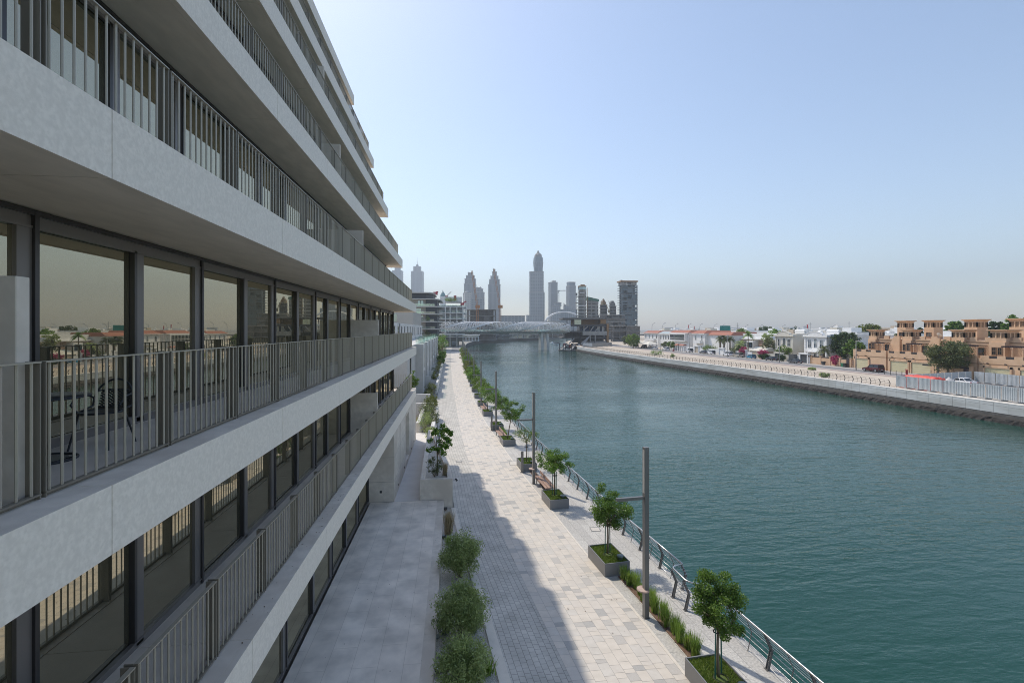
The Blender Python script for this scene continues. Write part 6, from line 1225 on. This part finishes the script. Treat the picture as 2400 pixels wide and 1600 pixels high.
# cranes
def lattice(m,a,b,w,n,t=.18):
    a,b=Vector(a),Vector(b); ax=(b-a).normalized(); x=ax.cross(Vector((0,1,0)));  x=(x if x.length>.1 else Vector((1,0,0))).normalized()*w/2; y=ax.cross(x).normalized()*w/2; cs=[x+y,x-y,-x-y,-x+y]
    for c in cs: m.bar(a+c,b+c,t,t)
    for i in range(n):
        p,q_=a+(b-a)*i/n,a+(b-a)*(i+1)/n
        for j in range(4): m.bar(p+cs[j],q_+cs[(j+1)%4],t*.6,t*.6)
def crane(lab,d,u,v0,v1,ju,jv,w=1.8,mt=None,bu=None,bv=None,n=14,jn=14):
    p=far(u,HY,d); T=thing('tower_crane',lab,'crane',(p.x,p.y,0),-TH); X=lambda q:(q-u)/F*d; m=MB(); lattice(m,(0,0,max(0,zz(v0,d))),(0,0,zz(v1,d)),w,n,.3*w/1.8); m.build('mast',[mt or ORNG],T); m=MB(); lattice(m,(X(u),0,zz(v1,d)),(X(ju),0,zz(jv,d)),w*.7,jn,.25*w/1.8); m.build('jib',[mt or ORNG],T); m=MB(); m.box(-w,-w*.7,zz(v1,d)-1.2,w*1.3,w*.7,zz(v1,d)+1.6); m.build('cab',[mt or ORNG],T)
    if bu: m=MB(); lattice(m,(0,0,zz(v1,d)),(X(bu),0,zz(bv,d)),w*.6,4,.25*w/1.8); m.box(X(bu)-w*.6,-w*.5,zz(bv,d)-w,X(bu)+w*.6,w*.5,zz(bv,d)); m.build('counter_jib',[mt or ORNG],T)
crane('orange luffing crane rising in front of the taller stepped tower',470,1119,772,719,1106,634,1.9); crane('orange luffing crane rising in front of the offset stepped tower',470,1172,772,719,1157,630,1.9)
crane('thin pale tower crane between the two slim blue towers',1280,1309,712,681.5,1326,681,3.0,HWY,1308,684); crane('small dark luffing crane on the low block by the capped tower',1390,1323.5,718,715.5,1321,710,3.0,DSTEEL,jn=4,n=3); crane('pale yellow luffing crane above the jagged block',538,1411,715,712,1408,707,1.0,mat('crane_yellow',(.45,.36,.2),.6),jn=5,n=3); crane('yellow crane jib leaning between the jagged and pointed blocks',535,1428,733,730,1419.5,712,1.1,MATS['crane_yellow'],jn=8,n=3); crane('thin lamp-topped site mast beside the curved tower',515,1351,745,690,1349.5,688.5,.7,DSTEEL,jn=2,n=16); crane('lattice hoist crane on the roof of the square tower',558,1457,669,660,1455,656,1.0,DSTEEL,1459,659,n=5,jn=3)
for lab,u0,v0,u1,v1 in (('red and white maintenance crane on the roof beyond the teal dome',1047,694.5,1057.5,683.5),('red roof machine on the banded building roof',1021.5,686.5,1027,684),('dark red roof machine at the end of the wavy building roof',1084,712,1093,706)):
    d=305 if u0>1060 else 262 if u0<1030 else 420; p=far(u0,v0,d); T=thing('roof_crane',lab,'crane',p,-TH); k=d/F; m=MB(); m.bar((0,0,.4),((u1-u0)*k,0,(v0-v1)*k),.7,.7); m.build('boom',[MATS['crimson_panel'] if u0>1060 or u0<1030 else WHT],T); m=MB(); m.box(-1.2,-.8,-1,.9,.8,.5); m.build('machine_body',[MATS['crimson_panel']],T)
# ------------------------------------------------------------------ the white twisted footbridge
WB=mat('bridge_white',(.70,.71,.72),.4); WBG=mat('bridge_grey',(.20,.215,.22),.6)
A=far(1038,HY,283); B=far(1330,HY,322); A.z=B.z=0; ax=(B-A); LB_=ax.length; ax.normalize(); sd=Vector((ax.y,-ax.x,0))
T=thing('footbridge','white footbridge with a twisted lattice tube spanning the canal','bridge',A,math.atan2(ax.y,ax.x))
ry,rz_=4.3,3.35; zc=lambda s:11.2+.35*math.sin(s/LB_*math.pi)
def bp_(s,ph,k=1.0): return Vector((s,-ry*math.cos(ph)*k,zc(s)+rz_*math.sin(ph)*k))
half=38.5
def phc(s): return -1.45+math.pi*(s/half)           # the band climbs the near side from the bottom at the near bank, then crosses the top
def ringpart(s,ph0,ph1,n=14,t=.11,out=.5):
    m=MB(); prev=None
    for i in range(n+1):
        ph=ph0+(ph1-ph0)*i/n; a=bp_(s,ph,1.0); b=bp_(s,ph,1+out/ry)
        if prev: m.add([prev[0]-Vector((t/2,0,0)),a-Vector((t/2,0,0)),b-Vector((t/2,0,0)),prev[1]-Vector((t/2,0,0)),prev[0]+Vector((t/2,0,0)),a+Vector((t/2,0,0)),b+Vector((t/2,0,0)),prev[1]+Vector((t/2,0,0))],[(0,1,2,3),(7,6,5,4),(0,4,5,1),(3,2,6,7)])
        prev=(a,b)
    return m
n=96
for i in range(n):
    s=LB_*(i+.5)/n; m=ringpart(s,phc(s)-.1,phc(s)+1.6,9,.16,.38); m2=ringpart(s,phc(s)+math.pi-.1,phc(s)+math.pi+1.6,9,.15,.42); m.add(m2.v,m2.f)
    if i%3==0:
        for q1 in (1.6,1.6+math.pi):
            m3=ringpart(s,phc(s)+q1,phc(s)+q1+1.45,8,.22,.2); m.add(m3.v,m3.f)
    else: m.bar(bp_(s,phc(s)+1.6),bp_(s,phc(s)+math.pi-.1),.06,.06)
    m.build('hoop_rib',[WB],T)
for q0 in (0,math.pi):
    m=MB(); N=160
    for i in range(N):
        s0,s1=LB_*i/N,LB_*(i+1)/N
        for (w0,w1) in ((-.12,.12),(1.42,1.62)):
            m.add([bp_(s0,phc(s0)+q0+w0,1.03),bp_(s1,phc(s1)+q0+w0,1.03),bp_(s1,phc(s1)+q0+w1,1.03),bp_(s0,phc(s0)+q0+w1,1.03),bp_(s0,phc(s0)+q0+w0,1.0),bp_(s1,phc(s1)+q0+w0,1.0),bp_(s1,phc(s1)+q0+w1,1.0),bp_(s0,phc(s0)+q0+w1,1.0)],[(0,1,2,3),(7,6,5,4),(0,4,5,1),(3,2,6,7)])
    for i in range(56):
        s0=LB_*i/56; 
        for dr in (1,-1):
            a=bp_(s0,phc(s0)+q0+(.1 if dr>0 else 1.45),1.02); s1=min(s0+2.8,LB_); b=bp_(s1,phc(s1)+q0+(1.45 if dr>0 else .1),1.02); m.bar(a,b,.26,.16)
    m.build('helix_band',[WB],T)
m=MB(); m.box(0,-3.2,8.7,LB_,3.2,9.1); m.build('deck',[WBG],T)
for y in (-3.1,3.1): m=MB(); m.box(0,y-.03,9.1,LB_,y+.03,10.3); m.build('glass_balustrade',[CLEAR],T)
for s in (LB_*.765,LB_*.815):
    m=MB(); m.frustum(s-.9,-1.8,s+.9,1.8,-3.4,s-.8,-1.4,s+.8,1.4,8.0); m.build('pier',[QC],T)
m=MB(); m.box(-3,-4.5,7.2,12,4.5,7.8); m.box(-2.4,-4,0,-1.4,4,7.2); m.build('abutment_deck',[WHT],T)
# distant white arch bridge
d=900; T=thing('arch_bridge','slender white arch bridge in front of the low distant blocks','bridge',far(1322,HY,d),-TH); T.location.z=0; k=d/F; m=MB(); pts=[];rr=[]
for i in range(25): t=math.pi*i/24; pts.append(((-46*math.cos(t))*k*(1 if t<1.57 else .98),6*math.cos(t),zz(768,900)+(zz(731,900)-zz(768,900))*math.sin(t)**.85)); rr.append(1.1+1.0*abs(math.cos(t)))
m.tube(pts,rr,8); m.build('arch',[WB],T,True); m=MB(); m.box(-48*k,-4,8,48*k,4,9.4); m.build('deck',[WBG],T)
for i in range(1,12): t=math.pi*(i/12*.8+.1); m=MB(); x=-46*math.cos(t)*k; m.tube([(x,3*math.cos(t),9),(x,6*math.cos(t),zz(768,900)+(zz(731,900)-zz(768,900))*math.sin(t)**.85)],.12,4); m.build('hanger',[WB],T)
# trees, lamps and low buildings round the far bend
va2=None; YB=[405+9.5*i for i in range(30)]
for i,y in enumerate(YB):
    p=(LB(y)-(11 if i%2 else 15),y,0); lab='small round tree on the far canal bend, '+nth(i)+' from the end pavilion'
    if va2 is None: va2=tree('bend_tree',lab,'tree',p,5.6,2.3,3.2,'dark','trees round the far canal bend',20,26,.75,.6,.14,501,0,.35)
    else: dup(va2,lab,p,i*1.3,.85+.3*((i*37)%10)/10)
for i,(u,v,w,h,dd,lab,mt) in enumerate(((1088,797,20,7.5,15,'dark brown low pavilion under the footbridge abutment',DCON),(1100,800,16,5,10,'white low kiosk behind the bend trees',WHT),(1150,795,40,6,12,'long low glazed restaurant row on the far bend',FGREY),(1215,793,36,6,12,'low beige shop row on the far bend beyond the piers',FPALE),(1285,792,40,7,12,'low white building at the far end of the canal',FPALE))):
    p=at(u,v); T=thing('low_pavilion',lab,'pavilion',(p.x,p.y+8,0),-TH); m=MB(); m.box(-w/2,0,0,w/2,dd,h); m.build('wall',[mt],T); m=MB(); m.box(-w/2-1,-1.5,h,w/2+1,dd+1,h+.6); m.build('roof',[WHT if i in (1,4) else QD],T); m=MB(); 
    for j in range(6): m.box(-w/2+w*j/6+.4,-.06,.3,-w/2+w*(j+1)/6-.4,.0,h*.7)
    m.build('shop_front',[GLASSF],T)
for i in range(5):
    p=(LB(318+16*i)-6,318+16*i,0); T=thing('walk_shrub_tree','dark rounded tree in front of the bridge abutment, '+nth(i)+' past the pavilion','tree',p) if False else None
# faint far blocks on the horizon behind the villas
r=random.Random(31)
for i,(u,w,vt) in enumerate(((1850,14,767),(1866,8,768),(1884,10,766),(1925,18,768),(1955,22,767.5),(1560,18,768),(1950,9,765),(2010,20,768),(1700,30,768.5))):
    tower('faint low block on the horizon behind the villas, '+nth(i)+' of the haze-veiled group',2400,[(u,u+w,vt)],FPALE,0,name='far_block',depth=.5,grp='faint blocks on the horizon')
p=far(1962,HY,520); T=thing('mosque_dome','small cream dome with a gold finial beyond the roofs','dome',(p.x,p.y,0)); m=MB(); m.box(-6,-6,0,6,6,zz(769,520)); m.build('drum',[VC],T); m=MB(); z0=zz(769,520); m.lathe([(2.6,z0),(2.7,z0+.8),(1.9,z0+2.2),(.6,z0+3.2),(.08,z0+3.6),(.08,z0+5.4)],12); m.build('dome',[VC],T)
